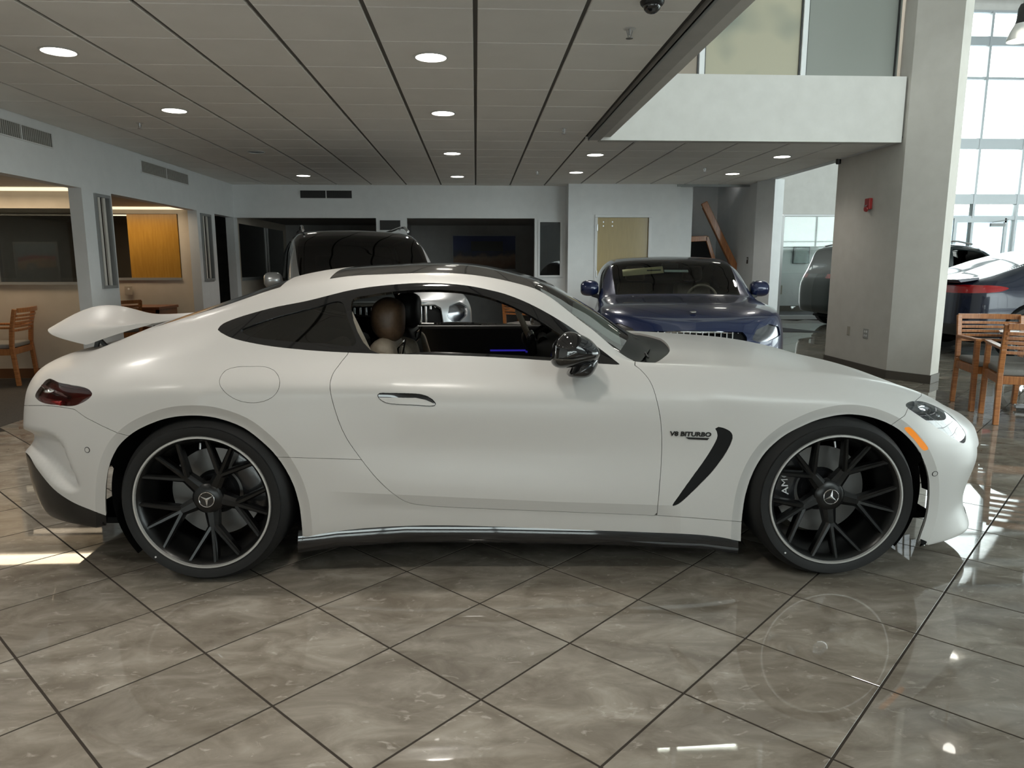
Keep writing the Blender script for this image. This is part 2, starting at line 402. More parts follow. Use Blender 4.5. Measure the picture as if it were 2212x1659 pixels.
# polished stone tile: every tile takes its own patch of the veining
m = mat('stone_tile', (.4, .36, .3), .12, spec=.5)
n, l, b = nodes(m)
geo = n.new('ShaderNodeNewGeometry'); oi = n.new('ShaderNodeObjectInfo'); ad = n.new('ShaderNodeMath'); ad.operation = 'ADD'
l.new(geo.outputs['Random Per Island'], ad.inputs[0]); l.new(oi.outputs['Random'], ad.inputs[1])
cb = n.new('ShaderNodeCombineXYZ'); mu = n.new('ShaderNodeMath'); mu.operation = 'MULTIPLY'; mu.inputs[1].default_value = 37.
l.new(ad.outputs[0], mu.inputs[0]); l.new(mu.outputs[0], cb.inputs['X']); l.new(mu.outputs[0], cb.inputs['Z'])
va = n.new('ShaderNodeVectorMath'); va.operation = 'ADD'; l.new(geo.outputs['Position'], va.inputs[0]); l.new(cb.outputs[0], va.inputs[1])
vm = n.new('ShaderNodeMapping'); vm.inputs['Rotation'].default_value = (0, 0, .5); vm.inputs['Scale'].default_value = (1, 1.9, 1); l.new(va.outputs[0], vm.inputs['Vector'])
f1 = noise(m, 4.2, 8, .62, vm.outputs[0], .6); f2 = noise(m, 13., 7, .6, vm.outputs[0], 1.2)
c1 = ramp(m, f1, [(.35, (.180, .155, .125)), (.52, (.258, .229, .190)), (.68, (.350, .318, .272))])
c2 = ramp(m, f2, [(.0, (0, 0, 0)), (.60, (0, 0, 0)), (.70, (.35, .35, .35)), (.80, (.55, .55, .55))])
mx = n.new('ShaderNodeMix'); mx.data_type = 'RGBA'; mx.inputs['B'].default_value = (.60, .56, .50, 1)
l.new(c2, mx.inputs['Factor']); l.new(c1, mx.inputs['A'])
br = n.new('ShaderNodeHueSaturation'); sv = n.new('ShaderNodeMapRange'); sv.inputs['To Min'].default_value = .90; sv.inputs['To Max'].default_value = 1.10
fr = n.new('ShaderNodeMath'); fr.operation = 'FRACT'; l.new(ad.outputs[0], fr.inputs[0]); l.new(fr.outputs[0], sv.inputs['Value']); l.new(sv.outputs[0], br.inputs['Value'])
l.new(mx.outputs['Result'], br.inputs['Color']); l.new(br.outputs[0], b.inputs['Base Color'])
rr = n.new('ShaderNodeMapRange'); rr.inputs['To Min'].default_value = .0; rr.inputs['To Max'].default_value = .05; l.new(f1, rr.inputs['Value']); l.new(rr.outputs[0], b.inputs['Roughness'])
bump(m, f1, .02, .001)
mat('lamp_glow', (1, 1, 1), .5, emit=(1, .96, .86), estr=9.)
mat('warm_glow', (1, 1, 1), .5, emit=(1, .84, .58), estr=.9)
mat('plastic_white', (.7, .7, .68), .4); mat('plastic_tan', (.40, .36, .30), .45); mat('plastic_red', (.35, .02, .02), .35); mat('plastic_black', (.012, .012, .012), .35)
mat('steel', (.45, .45, .46), .35, metal=1.); mat('vent_grey', (.36, .35, .33), .6); mat('vent_dark', (.035, .035, .035), .7); mat('vent_back', (.12, .115, .11), .8)
mat('screen_black', (.01, .01, .011), .1); mat('table_top', (.70, .72, .70), .15, coat=.5)
m = mat('frosted', (.25, .26, .235), .45, spec=.3); m = mat('frosted_warm', (.36, .34, .26), .45, spec=.3); vary(m, 1.1, (.22, .24, .20), (.42, .39, .29), 2, .38, .56); mat('frosted_brown', (.30, .25, .20), .45, spec=.3); mat('deck_metal', (.80, .81, .80), .5); mat('beam_grey', (.42, .45, .48), .5)
mat('glass_milk', (.75, .75, .73), .25, trans=.3); mat('mat_dark', (.045, .045, .05), .9)
mat('leaf', (.10, .22, .04), .6); mat('pavement', (.45, .45, .44), .9); mat('facade_blue', (.30, .42, .55), .7)
DOWN_W = 62.; OFFICE_W = 20.
# ------------------------------------------------------------------ floor: 18-inch stone tiles laid on the diagonal
TS = .45739; ANG = .78565; FO = np.array([-2.25993, 3.02608]); E1 = np.array([math.cos(ANG), math.sin(ANG)]); E2 = np.array([math.sin(ANG), -math.cos(ANG)])
XW, YB, YD, YF = -4.25, 13.15, 12.78, 17.4            # left wall, back wall, door wall, far glazing
XR, YS = 22.0, -5.0                                   # right wall, front wall behind the camera
floor = structure(MB().box(-8.5, XR, YS, YF+.3, -.05, -.0016).build('floor', 'grout'))
g = .004; hh = TS/2-g; bv = .0004
tv = [(-hh, -hh, -.03), (hh, -hh, -.03), (hh, hh, -.03), (-hh, hh, -.03), (-hh, -hh, -bv), (hh, -hh, -bv), (hh, hh, -bv), (-hh, hh, -bv), (-hh+bv, -hh+bv, 0), (hh-bv, -hh+bv, 0), (hh-bv, hh-bv, 0), (-hh+bv, hh-bv, 0)]
tf = [(0, 1, 5, 4), (1, 2, 6, 5), (2, 3, 7, 6), (3, 0, 4, 7), (4, 5, 9, 8), (5, 6, 10, 9), (6, 7, 11, 10), (7, 4, 8, 11), (8, 9, 10, 11)]
tile_me = bpy.data.meshes.new('tile'); tile_me.from_pydata(tv, [], tf); tile_me.materials.append(MATS['stone_tile'])
cand = []
for i in range(-40, 70):
    for j in range(-50, 70):
        c = FO+TS*((i+.5)*E1+(j+.5)*E2)
        if -4.0 < c[0] < XR-.3 and YS+.3 < c[1] < YF-.2:
            q = project(np.array([[c[0]+a*E1[0]*hh+b_*E2[0]*hh, c[1]+a*E1[1]*hh+b_*E2[1]*hh, 0] for a, b_ in ((-1, -1), (1, -1), (1, 1), (-1, 1))]))
            x, y = q[:, 0], q[:, 1]; area = .5*abs(np.dot(x, np.roll(y, -1))-np.dot(y, np.roll(x, -1)))
            inside = c[1] > .4 and x.max() > -20 and x.min() < IMG_W+20 and y.max() > 640 and y.min() < IMG_H+20
            cand.append((area if inside else -1, c))
cand.sort(key=lambda t: -t[0])
big = [c for a, c in cand if a > 0][:300]; rest_t = [c for a, c in cand if a > 0][300:]+[c for a, c in cand if a <= 0]
for c in big:
    o = bpy.data.objects.new('tile', tile_me); link(o, floor); o.location = (c[0], c[1], 0); o.rotation_euler = (0, 0, ANG-PI/2)
b = MB(); ca_, sa_ = math.cos(ANG-PI/2), math.sin(ANG-PI/2)
for c in rest_t: b.add([(c[0]+x*ca_-y*sa_, c[1]+x*sa_+y*ca_, z) for x, y, z in tv], tf)
o = b.build('tile_field', 'stone_tile', floor); o['kind'] = 'stuff'
structure(MB().box(-8.5, -4.02, 2., YF, -.04, .004).build('floor', 'carpet'))
structure(MB().box(-4.02, 1.63, YB+.15, YF, -.04, .004).build('floor', 'carpet'))

# ------------------------------------------------------------------ walls
def wall(name, m, boxes, bevel=0.):
    b = MB()
    for q in boxes: b.box(*q)
    return structure(b.build(name, m, bevel=bevel))
OC_ = 2.4; HZ = 2.17                                             # underside of the soffit band
T = .14
x0, x1 = XW-T, XW
wall('wall_left', 'wall_white', [(x0, x1, 2., YB+.15, HZ, CEIL+.1), (x0, x1, YS, 2., 0, CEIL+.1), (x0, x1, 8.18, 8.42, 0, HZ), (x0, x1, 8.76, 8.82, 0, HZ), (x0, x1, 8.42, 8.76, 0, 1.08), (x0, x1, 8.42, 8.76, 2.14, HZ),
     (x0, x1, 11.42, 11.54, 0, HZ), (x0, x1, 11.97, 12.17, 0, HZ), (x0, x1, 11.54, 11.97, 0, 1.10), (x0, x1, 11.54, 11.97, 2.14, HZ), (x0, x1, 13.10, YB+.15, 0, HZ)])
wall('wall_back', 'wall_white', [(XW, 1.64, YB, YB+T, HZ, CEIL+.1), (-1.77, -1.23, YB, YB+T, 0, HZ), (XW, -1.77, YB, YB+T, 0, .75), (1.07, 1.13, YB, YB+T, 0, HZ), (1.57, 1.64, YB, YB+T, 0, HZ), (1.13, 1.57, YB, YB+T, 0, 1.12), (1.13, 1.57, YB, YB+T, 2.14, HZ)])
wall('wall_door', 'wall_white', [(1.63, 2.12, YD, YB+T, 0, CEIL+.1), (3.08, 3.61, YD, YD+.3, 0, CEIL+.1), (2.12, 3.08, YD, YB+T, 2.20, CEIL+.1)])
# alcove with the stair
wall('wall_alcove', 'wall_white', [(3.61, 5.0, 14.5, 14.6, 0, 3.2), (3.61, 3.9, 13.0, 14.5, 0, 3.2), (4.86, 5.0, 12.3, 14.5, 0, 3.2), (3.61, 5.0, 12.9, 14.6, 3.0, 3.1)])
pl = MB().prism([(4.79, 12.3), (4.93, 11.89), (5.12, 11.97), (5.05, 12.4), (4.95, 12.5)], 0, CEIL, 'Z'); structure(pl.build('wall_end', 'wall_white'))
structure(MB().box(3.55, 4.84, 12.76, 12.82, CEIL-.04, CEIL+.02).build('trim_1', 'frame_grey'))
# big pillar in front of the atrium
pp = [(4.88, 9.72), (4.90, 8.23), (5.165, 7.80), (5.385, 7.99), (5.40, 9.72)]
structure(MB().prism(pp, .10, 7.8, 'Z').build('wall_pillar', 'wall_cream'))
structure(MB().prism([(4.868, 9.73), (4.888, 8.226), (5.165, 7.784), (5.40, 7.985), (5.412, 9.73)], 0, .10, 'Z').build('baseboard_pillar', 'base_board', bevel=.004))
# mezzanine: fascia, floor slab, glass
wall('wall_fascia', 'wall_bright', [(1.40, 4.88, 8.285, 8.42, CEIL-.012, 3.44), (1.40, 1.52, YS, 8.28, CEIL+.02, 7.8), (1.40, 4.88, 8.285, 8.60, 5.4, 7.8)])
wall('wall_upper', 'wall_beige', [(1.40, 5.0, 10.6, 10.7, 3.0, 7.8), (1.40, 1.5, 8.4, 10.6, 3.0, 7.8)])
structure(MB().box(1.40, 5.0, 8.4, 10.7, CEIL+.12, 3.3).build('floor_upper', 'carpet'))
structure(MB().box(1.27, 1.41, YS, 8.30, CEIL-.012, CEIL+.05).build('trim_2', 'soffit_grey')); structure(MB().box(1.27, 1.285, YS, 8.30, CEIL-.018, CEIL+.0).build('trim_3', 'frame_grey'))
xm = [1.42, 2.57, 3.74, 4.86]
for k in range(3):
    wn = structure(MB().box(xm[k], xm[k+1], 8.46, 8.475, 3.44, 4.60).build('window_%d' % (k+1), ('frosted_brown', 'frosted_warm', 'frosted')[k]))
    MB().box(xm[k]-.03, xm[k]+.03, 8.42, 8.50, 3.44, 5.4).build('mullion', 'frame_white', wn, .004)
    MB().box(xm[k]+.03, xm[k]+.045, 8.44, 8.47, 3.44, 5.4).build('gasket', 'plastic_black', wn)
    MB().box(xm[k+1]-.045, xm[k+1]-.03, 8.44, 8.47, 3.44, 5.4).build('gasket', 'plastic_black', wn)
    MB().box(xm[k]+.03, xm[k+1]-.03, 8.46, 8.466, 4.60, 5.4).build('upper_pane', 'pane_clear', wn)
structure(MB().box(1.40, 5.0, 8.42, 10.7, 5.40, 5.46).build('ceiling_upper', 'ceiling_tile'))
t = thing('panel_light', 'long ceiling light in the mezzanine room, mirrored in the polished floor', 'ceiling light', (3.05, 9.06, 5.40))
MB().box(-.62, .62, -.18, .18, -.02, 0).build('housing', 'plastic_white', t, .004); MB().box(-.58, .58, -.15, -.01, -.028, -.018).build('diffuser', 'lamp_glow', t); MB().box(-.58, .58, .01, .15, -.028, -.018).build('diffuser', 'lamp_glow', t)
L = light('panel_lamp', 'AREA', (0, 0, -.06), 40, (1, .96, .88), shape='RECTANGLE', size=1.1, size_y=.3); L.parent = t
# rooms' outer shell
wall('wall_front', 'wall_white', [(-8.5, XR, YS-.1, YS, 0, .25), (-8.5, 1.4, YS-.1, YS, .95, 4.0), (1.4, XR, YS-.1, YS, 7.2, 7.9), (1.4, 7.0, YS-.1, YS, .25, 3.5)])  # unseen front wall, closed and opened to set the daylight inside
wall('wall_office_outer', 'wall_beige', [(-8.6, -8.5, 2., YF, 0, 3), (-8.6, XW-T, 1.9, 2., 0, 3), (-8.6, 5.0, YF, YF+.1, 0, 3.2), (XW-T, XW, YB+.15, YF, 0, OC_)])
wall('wall_far', 'wall_bright', [(5.0, 7.18, YF, YF+.2, 0, 2.55), (5.0, 10.4, YF, YF+.2, 2.55, 7.9), (9.9, 10.4, YF, YF+.2, 0, 2.55), (10.4, XR, YF, YF+.2, 7.2, 7.9), (4.9, 5.0, 14.6, YF+.2, 0, 7.9), (4.9, 5.0, 9.7, 14.6, CEIL+.2, 7.9)])
wall('wall_right', 'wall_white', [(XR, XR+.1, YS, YF+.2, 0, .4), (XR, XR+.1, YS, YF+.2, 5.6, 7.9), (XR, XR+.1, YF-3, YF+.2, .4, 5.6)])
# atrium roof: ribbed deck on beams
dk = structure(MB().box(1.40, XR, YS, YF, 7.95, 8.05).build('ceiling_deck', 'deck_metal'))
for k in range(46): MB().box(1.5, XR, YS+.3+.48*k, YS+.45+.48*k, 7.88, 7.95).build('deck_rib', 'deck_metal', dk)
for k in range(6): MB().box(1.5, XR, YS+1.5+4*k, YS+1.75+4*k, 7.35, 7.88).build('beam', 'beam_grey', dk, .01)
for k in range(6): MB().box(3.5+3.4*k, 3.62+3.4*k, YS, YF, 7.6, 7.88).build('beam', 'beam_grey', dk, .01)

# ------------------------------------------------------------------ suspended ceiling, 2 ft tiles
S2 = .6096; CX0, CY0 = .01, 4.20952
mat('grid_back', (.10, .095, .09), .9)
ceil_o = structure(MB().box(XW-.02, 1.28, YS, YB, CEIL+.04, CEIL+.06).box(1.28, 4.90, 8.30, YB, CEIL+.04, CEIL+.06).build('ceiling', 'grid_back'))
mat('grid_dark', (.13, .125, .115), .8, spec=.2)
def ctile(ax, bx, ay, by, name='tile'):
    b = MB(); e = .004
    v = [(ax, ay, CEIL+.03), (bx, ay, CEIL+.03), (bx, by, CEIL+.03), (ax, by, CEIL+.03), (ax, ay, CEIL+e), (bx, ay, CEIL+e), (bx, by, CEIL+e), (ax, by, CEIL+e), (ax+e, ay+e, CEIL), (bx-e, ay+e, CEIL), (bx-e, by-e, CEIL), (ax+e, by-e, CEIL)]
    b.add(v, tf); return b.build(name, 'ceiling_tile', ceil_o)
for c in range(-7, 9):
    for r in range(-15, 16):
        ax, bx, ay, by = CX0+S2*c+.013, CX0+S2*(c+1)-.013, CY0+S2*r+.004, CY0+S2*(r+1)-.004
        ax = max(ax, XW); by = min(by, YB)
        lim = 1.275 if by <= 8.31 else 4.88
        if c >= 2 and by > 8.31: ay = max(ay, 8.31)
        bx = min(bx, lim)
        if bx-ax < .05 or by-ay < .05: continue
        ctile(ax, bx, ay, by)
for c in range(-6, 9):
    x = CX0+S2*c; MB().box(x-.012, x+.012, YS if x < 1.2 else 8.31, YB if x < 1.63 else YD, CEIL+.012, CEIL+.045).build('grid_bar', 'grid_dark', ceil_o)
structure(MB().box(4.84, 4.98, 8.42, 12.3, CEIL-.005, CEIL+.20).build('trim_4', 'wall_white'))

# recessed downlights
DL = [(-2.725, 5.13), (-2.725, 6.96), (-2.72, 9.40), (-2.70, 11.79), (-.29, 5.15), (-.29, 6.967), (-.285, 9.40), (-.28, 11.805), (1.54, 9.43), (1.54, 11.20), (4.0, 9.48), (3.985, 11.26)]
DLL = ['lit round ceiling downlight nearest the top left corner', 'lit round ceiling downlight above the left wall grille, second of the left row', 'unlit round ceiling downlight, third of the left row', 'small lit round downlight, last of the left row by the back wall grille',
 'largest lit round ceiling downlight, first of the middle row', 'lit round ceiling downlight, second of the middle row', 'lit round ceiling downlight, third of the middle row', 'lit round ceiling downlight, last of the middle row by the back wall',
 'lit round downlight just behind the inner corner of the ceiling opening', 'lit round downlight above the wooden door wall', 'lit round downlight under the mezzanine close to the big pillar', 'lit round downlight above the stair alcove']
for (x, y), lb in zip(DL, DLL):
    t = thing('downlight', lb, 'ceiling light', (x, y, CEIL), group='recessed ceiling downlights')
    MB().lathe([(.108, .002), (.118, -.004), (.104, -.008), (.100, .01), (.088, .06)], 40).build('trim_ring', 'plastic_white', t, smooth=True)
    lit = 'unlit' not in lb
    MB().lathe([(0, -.002), (.05, -.0025), (.102, -.003)], 40).build('lamp_disc', 'lamp_glow' if lit else 'dark_chrome', t)
    if lit:
        L = light('downlight_lamp', 'SPOT', (0, 0, -.02), DOWN_W*(.45 if x > 1 else 1), (1, .95, .87), spot_size=2.3, spot_blend=.8, shadow_soft_size=.09); L.parent = t
# the rows of downlights go on over the camera, above the picture
for x in (-2.725, -.29):
    for y in (3.30, 1.47, -.36, -2.2, -4.0):
        e = move_empty('downlight', ceil_o, (x, y, CEIL))
        MB().lathe([(.108, .002), (.118, -.004), (.104, -.008), (.100, .01)], 40).build('trim_ring', 'plastic_white', e, smooth=True)
        MB().lathe([(0, -.002), (.05, -.0025), (.102, -.003)], 40).build('lamp_disc', 'lamp_glow', e)
        L = light('downlight_lamp', 'SPOT', (0, 0, -.02), DOWN_W, (1, .95, .87), spot_size=2.3, spot_blend=.8, shadow_soft_size=.09); L.parent = e
# sprinkler heads and camera dome
for (x, y), lb in zip([(.93, 4.51), (.92, 7.67), (-3.32, 7.59), (3.35, 10.64), (.94, 11.12)], ['fire sprinkler under the ceiling nearest the camera dome', 'fire sprinkler beside the ceiling opening edge', 'fire sprinkler near the left wall', 'fire sprinkler above the stair alcove', 'fire sprinkler close to the back wall']):
    t = thing('sprinkler', lb, 'sprinkler', (x, y, CEIL), group='ceiling sprinklers')
    MB().lathe([(.0, -.001), (.035, -.001), (.038, .0)], 20).build('escutcheon', 'plastic_white', t, smooth=True)
    MB().cyl((0, 0, 0), (0, 0, -.035), .008, .006, 10).build('stem', 'steel', t)
    MB().bar((-.018, 0, -.01), (-.006, 0, -.05), .004, .006).bar((.018, 0, -.01), (.006, 0, -.05), .004, .006).build('frame_arm', 'steel', t)
    MB().lathe([(0, -.05), (.022, -.052), (.022, -.055), (0, -.055)], 14).build('deflector', 'steel', t)
t = thing('camera_dome', 'black security camera dome hanging from the ceiling', 'camera', (.955, 4.06, CEIL))
MB().lathe([(0, -.02), (.055, -.02), (.062, -.012), (.065, 0)], 28).build('housing', 'plastic_black', t, smooth=True)
MB().ellipsoid((0, 0, -.02), (.048, .048, .042)).build('dome', 'gloss_black', t, smooth=True)

# ------------------------------------------------------------------ return-air grilles on the walls
def grille_x(x, ya, yb, za, zb, label, m):
    t = thing('air_grille', label, 'vent', (x, (ya+yb)/2, za), group='return air grilles')
    w = (yb-ya)/2; h = zb-za; ym = 0
    MB().box(-.002, .004, -w, w, 0, h).build('backing', 'vent_back' if m == 'vent_grey' else 'vent_dark', t)
    b = MB(); b.box(0, .012, -w, w, -.012, 0); b.box(0, .012, -w, w, h, h+.012); b.box(0, .012, -w-.012, -w, -.012, h+.012); b.box(0, .012, w, w+.012, -.012, h+.012); b.box(0, .012, -.008, .008, 0, h); b.build('frame', 'frame_white', t)
    for k in range(int(2*w/.03)): MB().box(.003, .009, -w+.03*k+.006, -w+.03*k+.024, 0, h).build('louver', m, t)
    return t
grille_x(XW, 6.72, 7.70, 2.515, 2.645, 'slotted return air grille high on the left wall nearest the camera', 'vent_grey')
grille_x(XW, 9.65, 11.15, 2.52, 2.66, 'slotted return air grille high on the left wall near the back corner', 'vent_grey')
t = grille_x(0, -.45, .45, 0, .13, 'slotted dark return air grille high on the back wall', 'vent_dark'); t.location = (-2.63, YB, 2.51); t.rotation_euler = (0, 0, -PI/2)

# ------------------------------------------------------------------ framed strips of glass beside the office openings
def sidelight(n, ax, pos, a0, a1, z0, z1, m='frame_grey', dep=.10, pane='pane_smoke', bars=(.33, .66)):
    """ax 'x': wall with normal x at x=pos, a = y"""
    def B(b, p0, p1, q0, q1, r0, r1): return b.box(p0, p1, q0, q1, r0, r1) if ax == 'x' else b.box(q0, q1, p0, p1, r0, r1)
    f = MB(); w = .035; p0, p1 = pos-dep/2, pos+dep/2
    B(f, p0, p1, a0, a1, z0, z0+w); B(f, p0, p1, a0, a1, z1-w, z1); B(f, p0, p1, a0, a0+w, z0+w, z1-w); B(f, p0, p1, a1-w, a1, z0+w, z1-w)
    o = structure(f.build('window_%d' % n, m))
    B(MB(), pos-.003, pos+.003, a0+w, a1-w, z0+w, z1-w).build('pane', pane, o)
    for t_ in bars:
        a = a0+(a1-a0)*t_; B(MB(), pos+.01, pos+.03, a-.025, a+.025, z0+w, z1-w).build('blind_strip', 'wall_cream', o)
    return o
sidelight(4, 'x', XW-.03, 8.42, 8.76, 1.08, 2.14); sidelight(5, 'x', XW-.03, 11.54, 11.97, 1.10, 2.14)
sidelight(6, 'y', YB+.03, 1.13, 1.57, 1.12, 2.14, 'frame_white', bars=())
# office partitions, glass and interiors on the left
OC = 2.225
wall('wall_partition', 'wall_beige', [(-8.5, -5.66, 8.80, 8.90, 0, OC), (-5.66, -4.50, 8.80, 8.90, 0, 1.14), (-5.66, -4.50, 8.80, 8.90, 2.0, OC), (-4.50, -4.39, 8.80, 8.90, 0, OC)])
wall('wall_partition_far', 'wall_beige', [(-8.5, -4.62, 11.62, 11.72, 0, 1.13), (-8.5, -4.62, 11.62, 11.72, 2.13, OC), (-4.62, -4.39, 11.62, 11.72, 0, OC)])
structure(MB().box(-8.5, -4.39, 2., YF, OC, OC+.06).build('ceiling_office', 'wall_cream'))
structure(MB().box(-8.5, -4.4, 8.785, 8.80, 0, .12).build('baseboard_office', 'base_wood'))
wo = structure(MB().box(-5.66, -4.5, 8.77, 8.79, 1.12, 1.15).build('window_7', 'frame_grey')); MB().box(-5.62, -4.5, 8.84, 8.85, 1.15, 2.0).build('pane', 'pane_mirror', wo)
MB().box(-5.66, -5.62, 8.78, 8.86, 1.12, 2.0).build('frame_post', 'frame_grey', wo)
wo = structure(MB().box(-8.5, -4.62, 11.60, 11.64, 1.11, 1.15).build('window_8', 'frame_grey')); MB().box(-8.5, -4.62, 11.67, 11.68, 1.13, 2.13).build('pane', 'pane_mirror', wo)
structure(MB().box(-5.40, -4.64, 11.63, 11.66, 1.13, 2.13).build('door_3', 'door_amber'))
wall('wall_office_dark', 'wall_dark', [(-8.5, -4.39, 13.6, 13.7, 0, OC)])
for y in (8.70, 11.52):
    t = thing('cove_light', 'warm strip light along the office partition %s' % ('nearest the wooden chairs' if y < 9 else 'with the amber panel'), 'light', (-6.4, y, OC-.035), group='office cove strips')
    MB().box(-1.9, 1.9, -.04, .04, 0, .03).build('diffuser', 'warm_glow', t)
    L = light('cove_lamp', 'AREA', (0, -.3, -.05), OFFICE_W, (1, .80, .55), rot=(0, 0, 0), shape='RECTANGLE', size=3.6, size_y=.3); L.parent = t
# dark offices behind the back wall
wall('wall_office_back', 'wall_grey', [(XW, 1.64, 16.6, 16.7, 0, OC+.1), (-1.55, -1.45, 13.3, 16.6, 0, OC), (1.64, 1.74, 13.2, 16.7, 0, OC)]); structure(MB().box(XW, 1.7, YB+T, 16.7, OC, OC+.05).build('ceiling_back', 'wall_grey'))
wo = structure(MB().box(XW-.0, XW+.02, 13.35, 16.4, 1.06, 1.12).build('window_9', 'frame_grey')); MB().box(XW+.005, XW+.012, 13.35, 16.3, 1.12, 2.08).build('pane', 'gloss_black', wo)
for y in (14.9, 15.05): MB().box(XW+.0, XW+.03, y, y+.05, 1.12, 2.08).build('mullion', 'frame_white', wo)
MB().box(-1.70, -1.34, YB-.012, YB-.002, 1.96, 2.13).build('notice_board', 'vent_dark'); o = bpy.data.objects['notice_board']; tag(o, 'dark square panel on the white wall between two office openings', 'panel')
# doors
dr = structure(MB().box(2.15, 3.06, YD+.03, YD+.075, .01, 2.165).build('door_1', 'door_veneer', bevel=.003))
f = MB(); f.box(2.10, 2.15, YD-.015, YD+.12, 0, 2.165); f.box(3.06, 3.11, YD-.015, YD+.12, 0, 2.165); f.box(2.10, 3.11, YD-.015, YD+.12, 2.165, 2.215); f.build('door_frame', 'frame_white', dr, .004)
for z in (.4, 1.12, 1.93): MB().box(2.135, 2.155, YD-.025, YD+.03, z, z+.12).build('hinge', 'steel', dr, .003)
MB().cyl((2.98, YD+.03, 1.0), (2.98, YD-.03, 1.0), .018, None, 12).bar((2.98, YD-.03, 1.0), (2.87, YD-.03, 1.0), .02, .02).build('lever', 'steel', dr)
for k in range(4): MB().cyl((2.26+.16*(k % 2), YD+.032, 2.09-.07*(k//2)), (2.26+.16*(k % 2), YD+.026, 2.09-.07*(k//2)), .012, None, 8).build('fixing_screw', 'steel', dr)
# far glazing wall
def glazing(n, xs, zs, y, m, pane='pane_clear', wv=.06, wh=None, skip=()):
    root = None
    for i in range(len(xs)-1):
        for j in range(len(zs)-1):
            if (i, j) in skip: continue
            p = MB().box(xs[i]+wv/2, xs[i+1]-wv/2, y+.03, y+.036, zs[j], zs[j+1])
            if root is None: root = structure(p.build('window_%d' % n, pane))
            else: p.build('pane', pane, root)
    for i, x in enumerate(xs): MB().box(x-wv/2, x+wv/2, y-.04, y+.10, zs[0], zs[-1]).build('mullion', m, root, .004)
    for j, z in enumerate(zs):
        h = (wh or {}).get(j, .05); MB().box(xs[0], xs[-1], y-.03, y+.09, z-h/2, z+h/2).build('transom', m, root, .004)
    return root
FX = [10.4, 11.05, 12.2, 13.3, 14.7, 16.2, 17.7, 19.2, 20.7, 22.0]
far = glazing(10, FX, [.05, 2.47, 2.92, 4.22, 5.72, 6.55, 7.2], YF, 'frame_alu', wh={1: .10, 2: .24, 3: .24, 5: .20})
MB().box(11.8, 13.05, YF-.06, YF-.02, 2.36, 2.46).build('door_head', 'frame_alu', far); MB().box(13.0, 13.08, YF-.06, YF-.02, .05, 2.46).build('door_stile', 'frame_alu', far); MB().box(11.72, 11.80, YF-.06, YF-.02, .05, 2.46).build('door_stile', 'frame_alu', far)
MB().box(12.62, 12.98, YF-.12, YF-.06, 2.26, 2.34).bar((12.65, YF-.1, 2.36), (12.95, YF-.25, 2.42), .02, .02).build('door_closer', 'frame_grey', far)
g2 = glazing(11, [7.46, 9.9], [.05, 2.52], YF, 'frame_white', wh={0: .10})
d2 = structure(MB().box(7.20, 7.42, YF+.03, YF+.036, .1, 2.05).build('door_2', 'pane_clear')); MB().box(7.18, 7.24, YF-.02, YF+.06, .05, 2.52).box(7.24, 7.44, YF-.02, YF+.06, 2.03, 2.10).box(7.24, 7.44, YF-.02, YF+.06, .05, .12).build('door_frame', 'frame_white', d2); MB().box(7.24, 7.43, YF+.03, YF+.036, 2.10, 2.5).build('transom_pane', 'pane_clear', d2)
# unseen front glazing, shaped to brighten ceiling and pillar, and glass in the right wall
glazing(15, [-4.2, -2.2, -.2, 1.4], [.25, .95], YS, 'frame_alu'); glazing(12, [1.4, 4.2, 7.0], [3.5, 7.2], YS, 'frame_alu'); glazing(13, [7.0, 10.0, 13., 16., 19., XR], [.25, 2.6, 4.9, 7.2], YS, 'frame_alu')
rw = structure(MB().box(XR+.03, XR+.04, YS, YF-3, .4, 5.6).build('window_14', 'pane_clear'))
for k in range(9): MB().box(XR-.03, XR+.08, YS+2.4*k-.03, YS+2.4*k+.03, .4, 5.6).build('mullion', 'frame_alu', rw)
for z in (2.4, 4.0): MB().box(XR-.03, XR+.08, YS, YF-3, z-.03, z+.03).build('transom', 'frame_alu', rw)
hb = tag(MB().ellipsoid((8.9, 21.8, .6), (.5, .5, .7), 14, 10).ellipsoid((9.3, 22.2, 1.0), (.5, .5, .9), 14, 10).build('hedge', 'leaf'), 'small green hedge seen through the narrow far door', 'shrub')
# room behind the far left glass, seen through it
wall('wall_far_room', 'wall_white', [(7.46, 12.2, 20.5, 20.6, 0, 3), (7.46, 7.56, YF+.2, 20.5, 0, 3), (12.1, 12.2, YF+2.6, 20.5, 0, 3)]); structure(MB().box(6.4, 12.2, YF+.2, 20.5, -.05, .0).build('floor', 'mat_dark')); structure(MB().box(6.4, 12.2, YF+.2, 20.5, 2.9, 3.).build('ceiling_far_room', 'wall_white'))
structure(MB().box(7.56, 12.1, 20.45, 20.5, 0, .16).build('baseboard_far', 'base_board'))
structure(MB().box(-30, 60, YF+.2, 60, -.25, -.15).build('ground', 'pavement'))

tag(MB().box(9., 60, 34., 40., -.2, 3.6).box(9., 60, 33.9, 34., 3.4, 3.7).build('office_block', 'facade_blue'), 'pale blue low building across the road beyond the tall glazing', 'building')
# ------------------------------------------------------------------ the white coupe
PHI = -.03288; CO = np.array([.215, 3.886, 0.])
CD = np.array([math.cos(PHI), math.sin(PHI), 0]); CN = np.array([-math.sin(PHI), math.cos(PHI), 0])
def carpx(V): return project(CO + V[:, :1]*CD + V[:, 1:2]*CN + V[:, 2:]*np.array([0, 0, 1.]))
